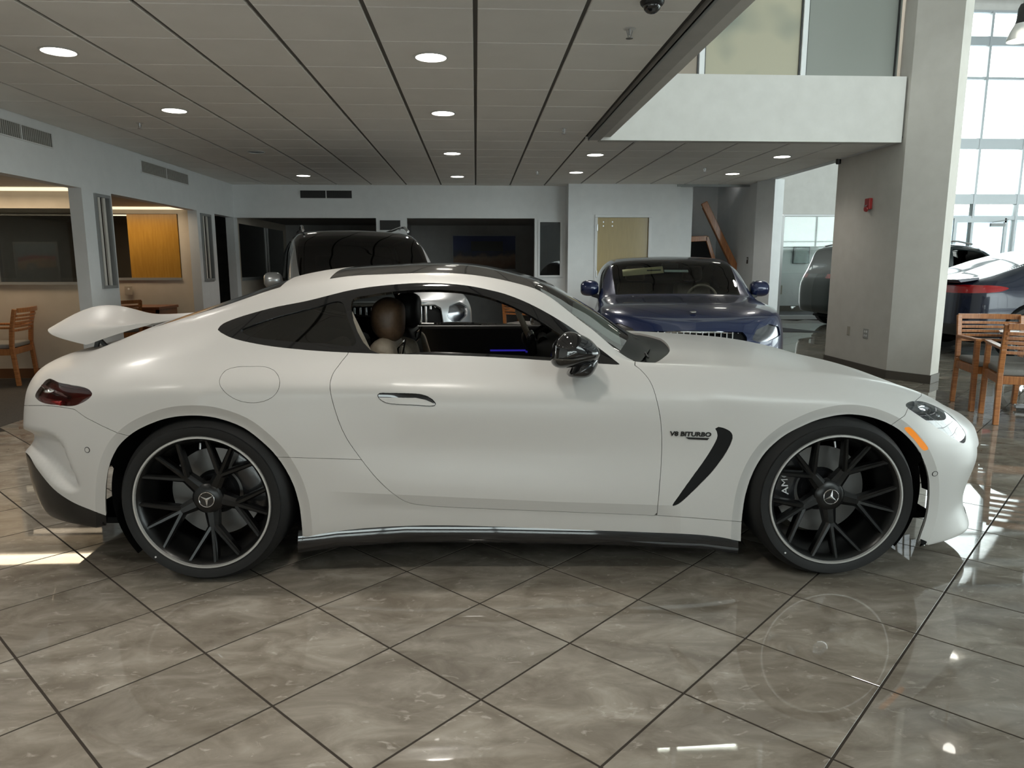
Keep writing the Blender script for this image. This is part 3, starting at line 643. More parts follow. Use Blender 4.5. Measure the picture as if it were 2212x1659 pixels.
#       R0                 R1                 R2                 R3                 R4                 R5                 R6                 R7                 R8                R9      (x, half width, z)
HERO = [
 [(-2.20,0,.22),(-2.36,0,.22),(-2.40,0,.36),(-2.40,0,.55),(-2.39,0,.76),(-2.37,0,.85),(-2.33,0,.895),(-2.24,0,.925),(-2.15,0,.95),(-2.05,0,.975)],
 [(-2.18,.38,.22),(-2.32,.42,.22),(-2.36,.44,.36),(-2.365,.45,.55),(-2.34,.45,.765),(-2.31,.43,.85),(-2.26,.39,.895),(-2.19,.32,.928),(-2.12,.18,.95),(-2.0,0,.988)],
 [(-2.05,.62,.22),(-2.16,.72,.22),(-2.20,.745,.36),(-2.21,.75,.555),(-2.185,.735,.77),(-2.14,.69,.855),(-2.09,.60,.905),(-2.05,.48,.94),(-2.02,.26,.965),(-1.93,0,1.008)],
 [(-1.88,.72,.22),(-1.92,.88,.225),(-1.95,.91,.36),(-1.96,.925,.57),(-1.94,.905,.785),(-1.92,.825,.88),(-1.91,.70,.943),(-1.90,.58,.983),(-1.88,.30,1.015),(-1.82,0,1.042)],
 [(-1.70,.74,.2),(-1.70,.935,.21),(-1.70,.97,.37),(-1.70,.985,.58),(-1.70,.975,.80),(-1.70,.885,.92),(-1.70,.745,1.005),(-1.70,.63,1.052),(-1.70,.32,1.085),(-1.70,0,1.095)],
 [(-1.35,.74,.17),(-1.35,.95,.18),(-1.35,.98,.37),(-1.35,.992,.60),(-1.35,.992,.82),(-1.35,.885,.965),(-1.35,.755,1.085),(-1.35,.64,1.155),(-1.35,.33,1.205),(-1.35,0,1.222)],
 [(-1.0,.74,.15),(-1.0,.93,.16),(-1.0,.965,.385),(-1.0,.975,.60),(-1.0,.97,.83),(-1.0,.85,.985),(-1.0,.715,1.19),(-1.0,.61,1.262),(-1.0,.32,1.312),(-1.0,0,1.325)],
 [(-.7,.74,.15),(-.7,.92,.165),(-.7,.952,.39),(-.7,.945,.60),(-.7,.942,.82),(-.7,.833,.978),(-.7,.69,1.248),(-.7,.59,1.305),(-.7,.31,1.343),(-.7,0,1.352)],
 [(-.3,.74,.15),(-.3,.92,.165),(-.3,.948,.37),(-.3,.93,.58),(-.3,.932,.80),(-.3,.832,.965),(-.3,.68,1.262),(-.3,.585,1.312),(-.3,.31,1.352),(-.3,0,1.361)],
 [(.05,.74,.15),(.05,.92,.16),(.05,.947,.352),(.05,.928,.57),(.05,.93,.79),(.05,.835,.95),(.05,.72,1.185),(.055,.62,1.25),(.09,.33,1.275),(.10,0,1.285)],
 [(.3,.74,.14),(.3,.92,.15),(.3,.946,.34),(.3,.928,.565),(.3,.93,.785),(.3,.84,.935),(.29,.765,1.03),(.30,.665,1.085),(.36,.35,1.13),(.40,0,1.125)],
 [(.55,.74,.13),(.55,.92,.14),(.55,.946,.33),(.55,.93,.56),(.54,.932,.78),(.52,.845,.920),(.52,.80,.930),(.545,.705,.913),(.66,.38,.950),(.70,0,.958)],
 [(.8,.74,.12),(.8,.925,.13),(.8,.948,.32),(.8,.942,.56),(.78,.942,.775),(.72,.855,.904),(.72,.80,.922),(.74,.68,.924),(.86,.38,.938),(.92,0,.944)],
 [(1.05,.74,.11),(1.05,.94,.12),(1.05,.955,.31),(1.05,.96,.57),(1.05,.955,.77),(1.05,.87,.876),(1.05,.80,.903),(1.05,.67,.908),(1.07,.38,.920),(1.1,0,.924)],
 [(1.35,.74,.10),(1.35,.94,.11),(1.35,.955,.30),(1.35,.972,.58),(1.35,.957,.77),(1.35,.865,.858),(1.35,.78,.880),(1.35,.65,.882),(1.36,.36,.886),(1.38,0,.888)],
 [(1.65,.72,.10),(1.65,.935,.11),(1.65,.945,.28),(1.65,.955,.55),(1.65,.925,.72),(1.65,.83,.805),(1.65,.735,.830),(1.65,.60,.832),(1.65,.34,.833),(1.67,0,.838)],
 [(1.82,.68,.10),(1.87,.865,.105),(1.87,.875,.26),(1.885,.885,.52),(1.875,.85,.66),(1.86,.775,.742),(1.85,.68,.768),(1.84,.56,.772),(1.85,.32,.775),(1.88,0,.78)],
 [(2.00,.58,.10),(2.13,.70,.11),(2.095,.69,.25),(2.13,.70,.46),(2.115,.68,.58),(2.07,.64,.65),(2.03,.57,.69),(2.0,.47,.712),(2.02,.28,.718),(2.04,0,.72)],
 [(2.10,.36,.09),(2.26,.43,.10),(2.23,.42,.24),(2.29,.44,.44),(2.27,.43,.55),(2.22,.42,.61),(2.16,.38,.645),(2.11,.32,.665),(2.12,.2,.672),(2.13,0,.675)],
 [(2.12,0,.09),(2.29,0,.10),(2.26,0,.24),(2.32,0,.44),(2.30,0,.55),(2.26,0,.605),(2.23,0,.63),(2.205,0,.645),(2.185,0,.655),(2.165,0,.665)],
]
HERO = np.array(HERO) * np.array([1, -1, 1])
PX = dict(
 archR=[(232,1200),(229,1116),(228,1076),(230,1040),(236,1006),(246,981),(259,960),(290,933),(328.6,914),(367,902),(417,897.7),(463.6,902),(521.4,921.6),(560,948.6),(598.6,987),(629.4,1037),(645,1083.6),(651,1125),(653.6,1163),(653,1260),(440,1300),(240,1260)],
 archF=[(1600,1260),(1600,1169),(1603,1113),(1613,1057.5),(1630.6,1012),(1656,974),(1694,941),(1732,920.8),(1770,905.6),(1820.5,895.4),(1858.5,896.7),(1896.5,905.6),(1934.4,923),(1960,943.5),(1985,974),(2005,1024.6),(2008,1062.5),(2003,1113),(1985,1170),(1960,1260)],
 dlo=[(470,712),(478,702),(500,691),(583.6,666),(667,649),(761,626),(834.6,616),(918,611),(1002,616),(1060,627),(1100,638),(1154,661),(1226.6,703),(1295,752.6),(1338,786)],
 dlo_b=[(1338,788),(1190,779),(1069,771.5),(935,766.5),(788,763),(667,756.5),(567,745),(500,729.7),(478,719)],
 door=[(752,764),(735,785),(718,810),(713,835),(722,880),(745,940),(775,985),(815,1035),(850,1067),(880,1085),(920,1092),(1000,1097),(1200,1105),(1419,1114)],
 door_f=[(1424,1060),(1429,980),(1428,920),(1420,870),(1405,825),(1385,800),(1371,789)],
 fuel=[(474,828),(478,811),(490,799),(510,793),(540,791.5),(575,793),(595,803),(604,822),(601,842),(588,858),(565,868),(540,870),(512,864),(488,849)],
 tail=[(106,818),(90,832),(76,856),(90,869),(124,875),(142,877),(159.5,876.5),(178,870),(192,861),(199,851),(190,840),(152,831),(127,826)],
 head=[(1956,875),(1963,868.5),(1985,866),(2010,872.7),(2048,893),(2073.7,918),(2086,938.5),(2083,957.5),(2035.7,931),(1985,898),(1962,882)],
 marker=[(1953.4,925),(1957,922.5),(1965,923),(1987,945),(2005,969),(2003,972),(1995,972.7),(1975,950)],
 vent=[(1543.4,922.3),(1556.7,923),(1569.3,927),(1580,934.9),(1583,944),(1580,955),(1569,977),(1541,1016),(1509.7,1049),(1478.4,1079),(1462.7,1090.8),(1452.5,1093),(1467.4,1069.6),(1494,1032),(1525.4,988),(1544,956.8),(1549.7,942.7),(1548,931.7)],
 sill=[(640,1163),(654.5,1161.6),(700,1152),(759,1144),(858,1136.8),(958,1135),(1107,1139),(1306,1146.7),(1505,1155),(1560,1161),(1600,1169),(1620,1169)],
 diff=[(30,968),(58.6,979.4),(78,1010),(116.4,1056.6),(155,1083.6),(195,1101),(240,1118)],
 scoop=[(40,925),(75,930),(110,938),(135,962),(150,1000),(166,1035),(171,1052),(165,1062),(145,1061),(115,1045),(85,1010),(40,960)],
 sticker=[(1239,652),(1252,652),(1336,708),(1343,744),(1325,735),(1237,675)],
 quarter=[(520,714),(540,704),(600,684),(680,664),(737,652),(752,690),(768,744),(700,742),(600,735),(540,726)],
 open=[(760,650),(800,637),(870,628),(950,626),(1020,633),(1085,652),(1140,678),(1200,716),(1262,762),(1280,778),(1190,772),(1069,765),(935,760),(800,756)],
)
def pxd(name, pts=None, off=0., closed=True, n=5):
    poly = curve(PX[name], n, True) if pts is None else np.array(pts)
    return lambda V, A: polysdf(carpx(V), poly) + off
def both(f, g): return lambda V, A: np.maximum(f(V, A)*.002, g(V, A))
H, us, ts = loft(HERO, .0155, 3)
H = grid_mesh(H, us, ts)
# scooped corner of the rear bumper
V = H[0]; d = polysdf(carpx(V), curve(PX['scoop'], 5, True)); k = np.clip(-d/17., 0, 1); k = k*k*(3-2*k)
k *= (H[3][:, 0] > 1.0) & (H[3][:, 1] < 4.2)
H[0] = V - H[2]*(.045*k)[:, None]; H[2] = vnormals(H[0], H[1])
# flat lip round each wheel arch
def lip(mesh, name, wid, deep):
    poly = curve(PX[name], 5, True); side = lambda V, A: np.maximum(polysdf(carpx(V), poly)-wid, (A[:, 1]-4.6)*40)
    ring, rest = split(mesh, side)
    d = np.clip(polysdf(carpx(ring[0]), poly), 0, wid); ring[0] = ring[0]-ring[2]*(deep*(1-d/wid))[:, None]
    ring[2] = vnormals(ring[0], ring[1]); return join(rest, ring)
H = lip(H, 'archR', 22, .024); H = lip(H, 'archF', 21, .022)
# pressed edge low on the door
cx = np.array([640, 740, 1000, 1200, 1450, 1475, 1600]); cyy = np.array([1059, 1063, 1075, 1084, 1092, 1093, 1096])
def crease(V, A):
    p = carpx(V); d = np.interp(p[:, 0], cx, cyy)-p[:, 1]
    return np.maximum(np.maximum(d, 4000*(A[:, 1]-2.9)), np.maximum(690-p[:, 0], p[:, 0]-1470))
low, rest = split(H, crease)
p = carpx(low[0]); dd = np.clip(p[:, 1]-np.interp(p[:, 0], cx, cyy), 0, 60); tp = np.clip((p[:, 0]-690)/120, 0, 1)*np.clip((1470-p[:, 0])/40, 0, 1)
low[0] = low[0]-low[2]*(tp*np.minimum(dd, 30)/515*.30)[:, None]; low[2] = vnormals(low[0], low[1]); H = join(rest, low)

_, H = split(H, both(pxd('archR'), lambda V, A: (A[:, 1]-5)*.05)); _, H = split(H, both(pxd('archF'), lambda V, A: (A[:, 1]-5)*.05))
sill_poly = np.array(list(curve(PX['sill'], 5)) + [(1700, 1400), (560, 1400), (600, 1163)])
_, H = split(H, both(pxd('', sill_poly), lambda V, A: np.maximum(A[:, 1]-3, np.maximum(-1.0-V[:, 0], V[:, 0]-1.0))))
diff_poly = np.array(list(curve(PX['diff'], 5)) + [(260, 1400), (-900, 1400), (-900, 968)])
diffuser, H = split(H, lambda V, A: np.maximum(np.maximum(A[:, 0]-4.2, (A[:, 1]-4)), np.where(A[:, 0] > 1.3, polysdf(carpx(V), diff_poly)*.002, V[:, 2]-.47)))
tail_l, H = split(H, both(pxd('tail'), lambda V, A: np.maximum(1.15-A[:, 0], A[:, 0]-4.5)))
head_l, H = split(H, both(pxd('head'), lambda V, A: np.maximum(A[:, 0]-17.8, 3-A[:, 1])))
mark_l, H = split(H, both(pxd('marker'), lambda V, A: np.maximum(A[:, 1]-5, A[:, 0]-17.2)))
vent_l, H = split(H, both(pxd('vent'), lambda V, A: A[:, 1]-5))
dlo_poly = np.array(list(curve(PX['dlo'], 5)) + list(curve(PX['dlo_b'], 5)))
dlo, H = split(H, both(pxd('', dlo_poly), lambda V, A: np.maximum(4.3-A[:, 1], A[:, 1]-6.9)))
roof, H = split(H, lambda V, A: np.maximum(7.0-A[:, 1], np.maximum(6.47-A[:, 0], A[:, 0]-9.06)))
shield, H = split(H, lambda V, A: np.maximum(7.0-A[:, 1], np.maximum(9.06-A[:, 0], A[:, 0]-11.0)))
backl, H = split(H, lambda V, A: np.maximum(7.12-A[:, 1], np.maximum(4.05-A[:, 0], A[:, 0]-5.75)))
PX['cowl'] = [(1384, 789), (1402, 786), (1418, 782.4), (1434.5, 771.6), (1444, 763), (1447, 755), (1443, 745), (1434.5, 736), (1420, 727.5), (1400, 720), (1350, 705), (1250, 640), (1290, 715), (1340, 755)]
cowl, H = split(H, both(pxd('cowl'), lambda V, A: np.maximum(6.55-A[:, 1], np.maximum(10.2-A[:, 0], A[:, 0]-13))))
grille, H = split(H, lambda V, A: np.maximum(np.maximum(17.15-A[:, 0], .17-V[:, 2]), V[:, 2]-.50))
shell = offset(H, -.016)
GAP = .0022*515/2
door_poly = np.array(list(curve(PX['door'], 5)) + list(curve(PX['door_f'], 5)) + [(1371, 700), (752, 700)])
lowside = lambda V, A: (A[:, 1]-5.6)*.05
door_in, H1 = split(H, both(pxd('', door_poly, GAP), lowside)); _, H = split(H, both(pxd('', door_poly, -GAP), lowside))
fuel_in, _ = split(H, both(pxd('fuel', None, GAP*.8), lowside)); _, H = split(H, both(pxd('fuel', None, -GAP*.8), lowside))
hood, H = split(H, lambda V, A: np.maximum(6.05-A[:, 1], 11.0-A[:, 0]))
fend_poly = np.array([(1372, 789), (1385, 800), (1405, 825), (1420, 870), (1428, 920), (1429, 980), (1424, 1060), (1419, 1113.5), (1500, 1119), (1600, 1127), (1700, 1127), (1800, 1000), (1930, 915), (1955, 897), (1962, 880), (1990, 855), (2000, 600), (1372, 600)])
fender, H = split(H, both(pxd('', fend_poly, GAP), lambda V, A: 10.4-A[:, 0])); _, H = split(H, both(pxd('', fend_poly, -GAP), lambda V, A: 10.4-A[:, 0]))
fbump, H = split(H, lambda V, A: 1.3-V[:, 0])
rb_poly = np.array([(-800, 876), (100, 876), (130, 879), (160, 884), (185, 902), (220, 920), (253, 935), (275, 941), (300, 942), (300, 1500), (-800, 1500)])
rear_only = lambda V, A: np.where(A[:, 0] > 1.3, A[:, 0]-4.8, V[:, 2]-.74)
rbump, H = split(H, lambda V, A: np.maximum(A[:, 0]-4.8, np.where(A[:, 0] > 1.4, polysdf(carpx(V), rb_poly)*.002+.0011, V[:, 2]-.735)))
_, H = split(H, lambda V, A: np.maximum(A[:, 0]-4.8, np.where(A[:, 0] > 1.4, polysdf(carpx(V), rb_poly)*.002-.0011, V[:, 2]-.739)))

# seam of the rear side panel, from the arch to the door
inr, outr = split(H, lambda V, A: np.maximum(np.abs(carpx(V)[:, 0]-697)-112, (A[:, 1]-4.5)*500))
seam = lambda V: carpx(V)[:, 1]-np.interp(carpx(V)[:, 0], [600, 790], [987.5, 993])
H = join(outr, split(inr, lambda V, A: seam(V)+.5)[0], split(inr, lambda V, A: .5-seam(V))[0])
car = thing('sports_coupe', 'satin white two-door sports coupe with black roof and raised rear wing', 'car', tuple(CO), PHI)
full = lambda m: join(m, mirror(m))
def pair(name, mesh, material, dep=.012, parent=None):
    a = surf_obj(name, rim(mesh, dep) if dep else mesh, material, parent or car); b = surf_obj(name, mirror(rim(mesh, dep) if dep else mesh), material, parent or car)
    return a, b
quarters = pair('side_panel', H, 'satin_white'); doors = pair('door', door_in, 'satin_white'); pair('front_fender', fender, 'satin_white')
surf_obj('hood', full(rim(hood, .012)), 'satin_white', car); surf_obj('front_bumper', full(rim(fbump, .012)), 'satin_white', car); surf_obj('rear_bumper', full(rim(rbump, .012)), 'satin_white', car)
surf_obj('roof_panel', full(rim(roof, .01)), 'roof_black', car)
frit, shield = split(shield, lambda V, A: np.maximum(10.62-A[:, 0], -1)); surf_obj('windshield', full(shield), 'pane_light', car); surf_obj('windshield_band', full(frit), 'cowl_black', car); surf_obj('rear_window', full(offset(backl, -.004)), 'rear_glass', car)
surf_obj('cowl', full(offset(cowl, -.012)), 'cowl_black', car)
surf_obj('body_shell', full(join(shell, flipped(shell))), 'shell_black', car)
surf_obj('rear_diffuser', full(rim(offset(diffuser, -.002), .02)), 'carbon_black', car)
surf_obj('grille_backing', full(offset(grille, -.05)), 'shell_black', car)
for q, fl in zip(quarters, (fuel_in, mirror(fuel_in))):
    if q is quarters[0]: surf_obj('fuel_flap', rim(fl, .012), 'satin_white', q)
# grille bars
for k in range(15):
    y = -.49+.07*k; x = 2.27-.42*(abs(y)/.72)**2.6
    b = MB(); b.bar((x-.01, y, .19), (x+.015, y, .49), .012, .03, (1, 0, 0)); b.build('grille_bar', 'dark_chrome', car)
# side windows
qt, trim = split(dlo, pxd('quarter')); openg, trim = split(trim, pxd('open'))
pair('window_frame', trim, 'gloss_black', .02); pair('quarter_window', offset(qt, -.006), 'pane_tint', 0)
# air outlet behind the front wheel
for s in (0, 1):
    vm_ = rim(offset(vent_l, -.004), .03); vm_ = mirror(vm_) if s else vm_; vb = offset(vent_l, -.012); vb = mirror(vb) if s else vb
    surf_obj('side_vent', join(vm_, vb), 'cowl_black', car)
# lamps
for s in (0, 1):
    mr = mirror if s else (lambda m: m)
    hc = surf_obj('headlight', mr(offset(head_l, -.035)), 'headlight_core', car); surf_obj('lens', mr(rim(offset(head_l, -.001), .03)), 'lamp_cover', hc)
    sg = 1 if s else -1
    for (x, w, z, r) in ((1.79, .80, .708, .030), (1.87, .765, .672, .024), (1.945, .715, .635, .020)):
        MB().ellipsoid((x, sg*w, z), (r*1.5, .018, r*.8), 16, 10).build('projector', 'lamp_reflector', hc, smooth=True)
    MB().tube([(1.78, sg*.845, .70), (1.86, sg*.815, .65), (1.94, sg*.77, .605), (2.0, sg*.72, .575)], .008, 6).build('light_strip', 'chrome', hc, smooth=True)
    tl = surf_obj('tail_light', mr(offset(tail_l, -.02)), 'red_lens', car); surf_obj('lens', mr(rim(offset(tail_l, 0), .02)), 'lamp_cover', tl)
    MB().tube([(-1.90, sg*.905, .80), (-1.98, sg*.865, .815), (-2.07, sg*.79, .825), (-2.14, sg*.70, .828)], .010, 6).build('light_bar', 'smoke_lens', tl, smooth=True)
    MB().tube([(-1.93, sg*.905, .775), (-2.03, sg*.845, .775), (-2.12, sg*.75, .775)], .012, 6).build('light_bar', 'red_bright', tl, smooth=True)
    MB().ellipsoid((-2.0, sg*.875, .822), (.022, .012, .008)).build('reflector', 'chrome', tl, smooth=True)
    surf_obj('side_marker', mr(rim(offset(mark_l if len(mark_l[1]) else mark_l, .001), .01)), 'amber', car)
# black blade under each sill, floor pan, wheel wells
for sg in (-1, 1):
    b = MB(); st = [(-.97, .16), (-.8, .185), (-.5, .205), (-.1, .20), (.4, .185), (.8, .165), (.96, .14)]; v = []
    for x, zt in st: v += [(x, sg*.78, zt+.04), (x, sg*.905, zt+.045), (x, sg*.930, zt-.02), (x, sg*.92, zt-.05), (x, sg*.80, zt-.06)]
    f = [(i*5+j, i*5+(j+1) % 5, i*5+5+(j+1) % 5, i*5+5+j) for i in range(len(st)-1) for j in range(5)] + [(0, 1, 2, 3, 4), tuple(len(v)-5+j for j in range(5))]
    b.add(v, f).build('sill_blade', 'gloss_black', car, smooth=True)
    for ax, rr_ in ((-1.345, .428), (1.35, .424)):
        b = MB(); n_ = 56; v = []
        for k in range(n_+1):
            t = PI*(-.21+1.42*k/n_); v += [(ax+rr_*math.cos(t), sg*(.925 if math.sin(t) > .35 else .885 if ax < 0 else .875), .36+rr_*math.sin(t)), (ax+rr_*math.cos(t), sg*.62, .36+rr_*math.sin(t)), (ax, sg*.62, .30)]
        b.add(v, [(3*k, 3*k+3, 3*k+4, 3*k+1) for k in range(n_)] + [(3*k+1, 3*k+4, 3*k+5, 3*k+2) for k in range(n_)]).build('wheel_well', 'shell_black', car)
b = MB(); b.box(-2.1, 2.0, -.62, .62, .14, .17); b.box(-.94, .94, -.80, .80, .14, .17); b.build('floor_pan', 'shell_black', car)

# wheels: tyre, rim with five three-pronged arms, disc, caliper, hub cap
def make_wheel(sg, ax, z0, rt, rr, front):
    """sg: -1 near side; built round the hub at (ax, sg*yface, z0)"""
    w = move_empty('wheel', car, (ax, 0, z0)); yf = .985; I = lambda y: sg*y
    prof = [(rr-.012, .955), (rr+.004, yf-.004), (rr+.018, yf+.004), (rr+.045, yf+.006), (rt-.030, yf-.010), (rt-.010, yf-.028), (rt, yf-.055), (rt, yf-.27), (rt-.03, yf-.30), (rr, yf-.30)]
    MB().lathe([(r, I(y)) for r, y in prof], 96, axis='Y').build('tire', 'rubber', w, smooth=True)
    MB().lathe([(rr+.006, I(yf-.003)), (rr+.004, I(yf+.003)), (rr-.003, I(yf+.003)), (rr-.006, I(yf-.006))], 96, axis='Y').build('rim_ring', 'bright_ring', w, smooth=True)
    rim_o = MB().lathe([(rr-.004, I(yf-.004)), (rr-.018, I(yf-.016)), (rr-.026, I(yf-.05)), (rr-.045, I(yf-.12)), (rr-.05, I(yf-.26))], 72, axis='Y').build('rim', 'rim_black', w, smooth=True)
    P = lambda r, a, y: Vector((r*math.cos(a), I(y), r*math.sin(a)))
    a0 = -PI/2 + (.10 if front else .12)
    for k in range(5):
        a = a0+2*PI*k/5; s = MB()
        def blade(r0, a0_, y0, w0, h0, r1, a1, y1, w1, h1):
            p0, p1 = P(r0, a0_, y0), P(r1, a1, y1); d = (p1-p0).normalized(); u = Vector((0, sg, 0)); t = d.cross(u).normalized(); u = t.cross(d)*(1 if (t.cross(d)).y*sg > 0 else -1); v = []
            for p, ww, hh in ((p0, w0, h0), (p1, w1, h1)):
                v += [p-t*ww/2-u*hh, p+t*ww/2-u*hh, p+t*ww*.5-u*hh*.25, p+t*ww*.22, p-t*ww*.22, p-t*ww*.5-u*hh*.25]
            s.add(v, [(i, (i+1) % 6, 6+(i+1) % 6, 6+i) for i in range(6)] + [(0, 1, 2, 3, 4, 5), (6, 7, 8, 9, 10, 11)])
        blade(.045, a, yf-.062, .062, .05, .135, a, yf-.052, .044, .04)
        for da in (-.40, 0, .40): blade(.125, a+da*.12, yf-.052, .028, .04, rr-.012, a+da, yf-.012, .020, .035)
        s.build('spoke', 'rim_black', w)
    MB().lathe([(.0, I(yf-.052)), (.030, I(yf-.052)), (.055, I(yf-.055)), (.066, I(yf-.064)), (.070, I(yf-.10))], 40, axis='Y').build('hub', 'rim_black', w, smooth=True)
    cap = MB().lathe([(0, I(yf-.049)), (.030, I(yf-.049)), (.033, I(yf-.052))], 32, axis='Y').build('hub_cap', 'gloss_black', w, smooth=True)
    MB().tube([P(.0325, 2*PI*k/32, yf-.0485) for k in range(32)], .0022, 6, closed=True).build('emblem_ring', 'chrome', cap, smooth=True)
    st = MB(); rot = PI/2-.12 if front else -PI/2
    for k in range(3):
        a = rot+2*PI*k/3; n1 = P(.0058, a+PI/3, yf-.0475); n2 = P(.0058, a-PI/3, yf-.0475); tip = P(.031, a, yf-.0475); c = P(0, 0, yf-.045)
        st.add([c, n1, tip, n2], [(0, 1, 2), (0, 2, 3)])
    st.build('emblem_star', 'chrome', cap)
    MB().lathe([(.075, I(.80)), (.075, I(.815)), (.198, I(.815)), (.198, I(.785)), (.075, I(.785))], 64, axis='Y').build('brake_disc', 'brake_disc', w, smooth=True)
    MB().lathe([(.02, I(.83)), (.085, I(.83)), (.10, I(.815))], 40, axis='Y').build('disc_bell', 'caliper', w, smooth=True)
    ca = 2.85 if front else .35
    cal = MB(); v = []
    aa = [ca-.62+1.24*i/10 for i in range(11)]
    for a in aa: v += [P(.125, a, .845), P(.205, a, .862), P(.232, a, .85), P(.235, a, .74), P(.125, a, .74)]
    cal.add(v, [(i*5+j, i*5+(j+1) % 5, i*5+5+(j+1) % 5, i*5+5+j) for i in range(10) for j in range(5)] + [(0, 1, 2, 3, 4), (50, 51, 52, 53, 54)])
    co = cal.build('brake_caliper', 'caliper', w, smooth=True)
    if sg < 0 and front:
        text_mesh('caliper_lettering', 'AMG', .042, 'white_mark', co, tuple(P(.183, ca+.05, .866)), (PI/2, -PI/2-.12, 0), .002, sx=1.25, shear=.1)
    MB().cyl(P(rr-.03, PI/2+(.05 if front else 0), yf-.03), P(rr-.055, PI/2+(.05 if front else 0), yf-.022), .005, .004, 10).build('valve', 'steel', w)
    for k in range(3): MB().cyl(P(rr+.03, -2.3+.001*k, yf+.0055), P(rr+.03, -2.3, yf+.0075), .004-.001*k, None, 8).build('balance_dot', 'white_mark', w) if k == 0 else None
    return w
for sg in (-1, 1):
    make_wheel(sg, -1.345, .359, .359, .284, False); make_wheel(sg, 1.35, .355, .355, .282, True)
def unpx(px, py, Y):
    """pixel on the coupe -> (x, z) in the coupe's own frame at lateral distance Y"""
    d = (px-IMG_W/2)/FPX*CR-(py-IMG_H/2)/FPX*CU+CW; t = (Y-(CC-CO) @ CN)/(d @ CN); P = CC+d*t-CO
    return float(P @ CD), float(P[2])
def inflate(outline, y0, y1, layers=9, pw=.5):
    """rounded solid from a side outline (x, z)"""
    O = np.array(outline); c = O.mean(0); m = len(O); b = MB(); v = []; f = []
    for k in range(layers):
        t = -1+2*k/(layers-1); t = math.sin(t*PI/2)*.985; s = (1-abs(t)**2.6)**pw; y = (y0+y1)/2+t*(y1-y0)/2
        v += [(c[0]+(x-c[0])*s, y, c[1]+(z-c[1])*s) for x, z in O]
    f = [(k*m+j, k*m+(j+1) % m, (k+1)*m+(j+1) % m, (k+1)*m+j) for k in range(layers-1) for j in range(m)] + [tuple(range(m)), tuple((layers-1)*m+j for j in range(m))]
    return b.add(v, f)
# door mirrors
hs = [(1190.4, 768), (1194, 746), (1205, 730), (1223, 718), (1237.4, 717), (1255.5, 722.7), (1277, 735), (1291.7, 751.7), (1296, 764.3), (1288, 776), (1259, 786), (1230, 793), (1201, 793), (1190.4, 784)]
sk = [(1248, 772), (1290, 766), (1292, 781), (1281, 804), (1268, 814), (1237.4, 815), (1225, 809.5), (1236, 792)]
hs = curve([unpx(x, y, -.99) for x, y in hs], 4, True); sk = curve([unpx(x, y, -.96) for x, y in sk], 4, True)
for sg in (-1, 1):
    mo = inflate(hs, sg*.905, sg*1.075).build('door_mirror', 'gloss_black', car, smooth=True)
    inflate(sk, sg*.86, sg*1.04, 9, .4).build('mirror_stalk', 'gloss_black', mo, smooth=True)
    MB().box(.136, .142, min(sg*.94, sg*1.04), max(sg*.94, sg*1.04), .965, 1.03).build('mirror_glass', 'chrome', mo, .004)
    MB().tube([(.125, sg*1.065, .977), (.20, sg*1.078, .976), (.29, sg*1.06, .99)], .004, 6).build('turn_signal', 'dark_chrome', mo, smooth=True)
# door handles
hp = np.array([(817, 855), (819, 851), (840, 850.5), (880, 851), (908, 853), (926, 859), (938, 869), (940, 874), (934, 876), (900, 874.5), (855, 872), (835, 869), (822, 862)])
hp = curve(hp, 4, True); hd, _ = split(door_in, lambda V, A: np.maximum(polysdf(carpx(V), hp), (A[:, 1]-4.6)*40))
hs_, hl = split(hd, lambda V, A: carpx(V)[:, 1]-np.interp(carpx(V)[:, 0], [817, 900, 920, 940], [858.5, 859.5, 864, 873]))
for dr, mr in zip(doors, (lambda m: m, mirror)):
    ho = surf_obj('door_handle', mr(rim(offset(hl, .006), .012)), 'satin_white', dr); surf_obj('handle_recess', mr(rim(offset(hs_, .003), .006)), 'gloss_black', ho)
    hr, _ = split(door_in, lambda V, A: np.maximum(polysdf(carpx(V), hp)-1.6, (A[:, 1]-4.6)*40)); _, hr = split(hr, lambda V, A: polysdf(carpx(V), hp)); surf_obj('handle_gap', mr(offset(hr, .0012)), 'shell_black', ho)
# lettering on the front fender
lx, lz = unpx(1493, 939.5, -.955)
def side_w(x, z):
    d = (fender[0][:, 0]-x)**2+(fender[0][:, 2]-z)**2; return float(fender[0][np.argmin(d), 1])
ya, yb = side_w(lx-.085, lz), side_w(lx+.085, lz); yaw_ = math.atan2(yb-ya, .17)
text_mesh('fender_lettering', 'V8 BITURBO', .0265, 'gloss_black', car, (lx, min((ya+yb)/2, side_w(lx, lz))-.0025, lz), (PI/2, .02, yaw_), .003, sx=1.2, shear=.1, bold=.0009)
x0, z0 = unpx(1483, 946, -.955); x1, z1 = unpx(1534, 948, -.955)
MB().prism([(x0, z0), (x0+.012, z0-.008), (x1-.008, z1-.008), (x1, z1+.001)], side_w(x0, z0)-.007, side_w(x0, z0)+.01).build('badge_bar', 'gloss_black', car)
for (px, py, Y) in ((186, 972, -.90), (2021, 1027, -.86)):
    x, z = unpx(px, py, Y); src = rbump if px < 500 else fbump
    dd = ((carpx(src[0])-np.array([px, py]))**2).sum(1); i = np.argmin(dd); P = Vector(src[0][i]); N = Vector(src[2][i])
    MB().cyl(P-N*.004, P+N*.002, .011, .010, 18).build('parking_sensor', 'satin_white', car, smooth=True)
    MB().tube([P+N*.001+(N.orthogonal().normalized()*math.cos(t)+N.cross(N.orthogonal().normalized())*math.sin(t))*.0115 for t in [2*PI*k/20 for k in range(20)]], .0012, 5, closed=True).build('sensor_ring', 'shell_black', car)
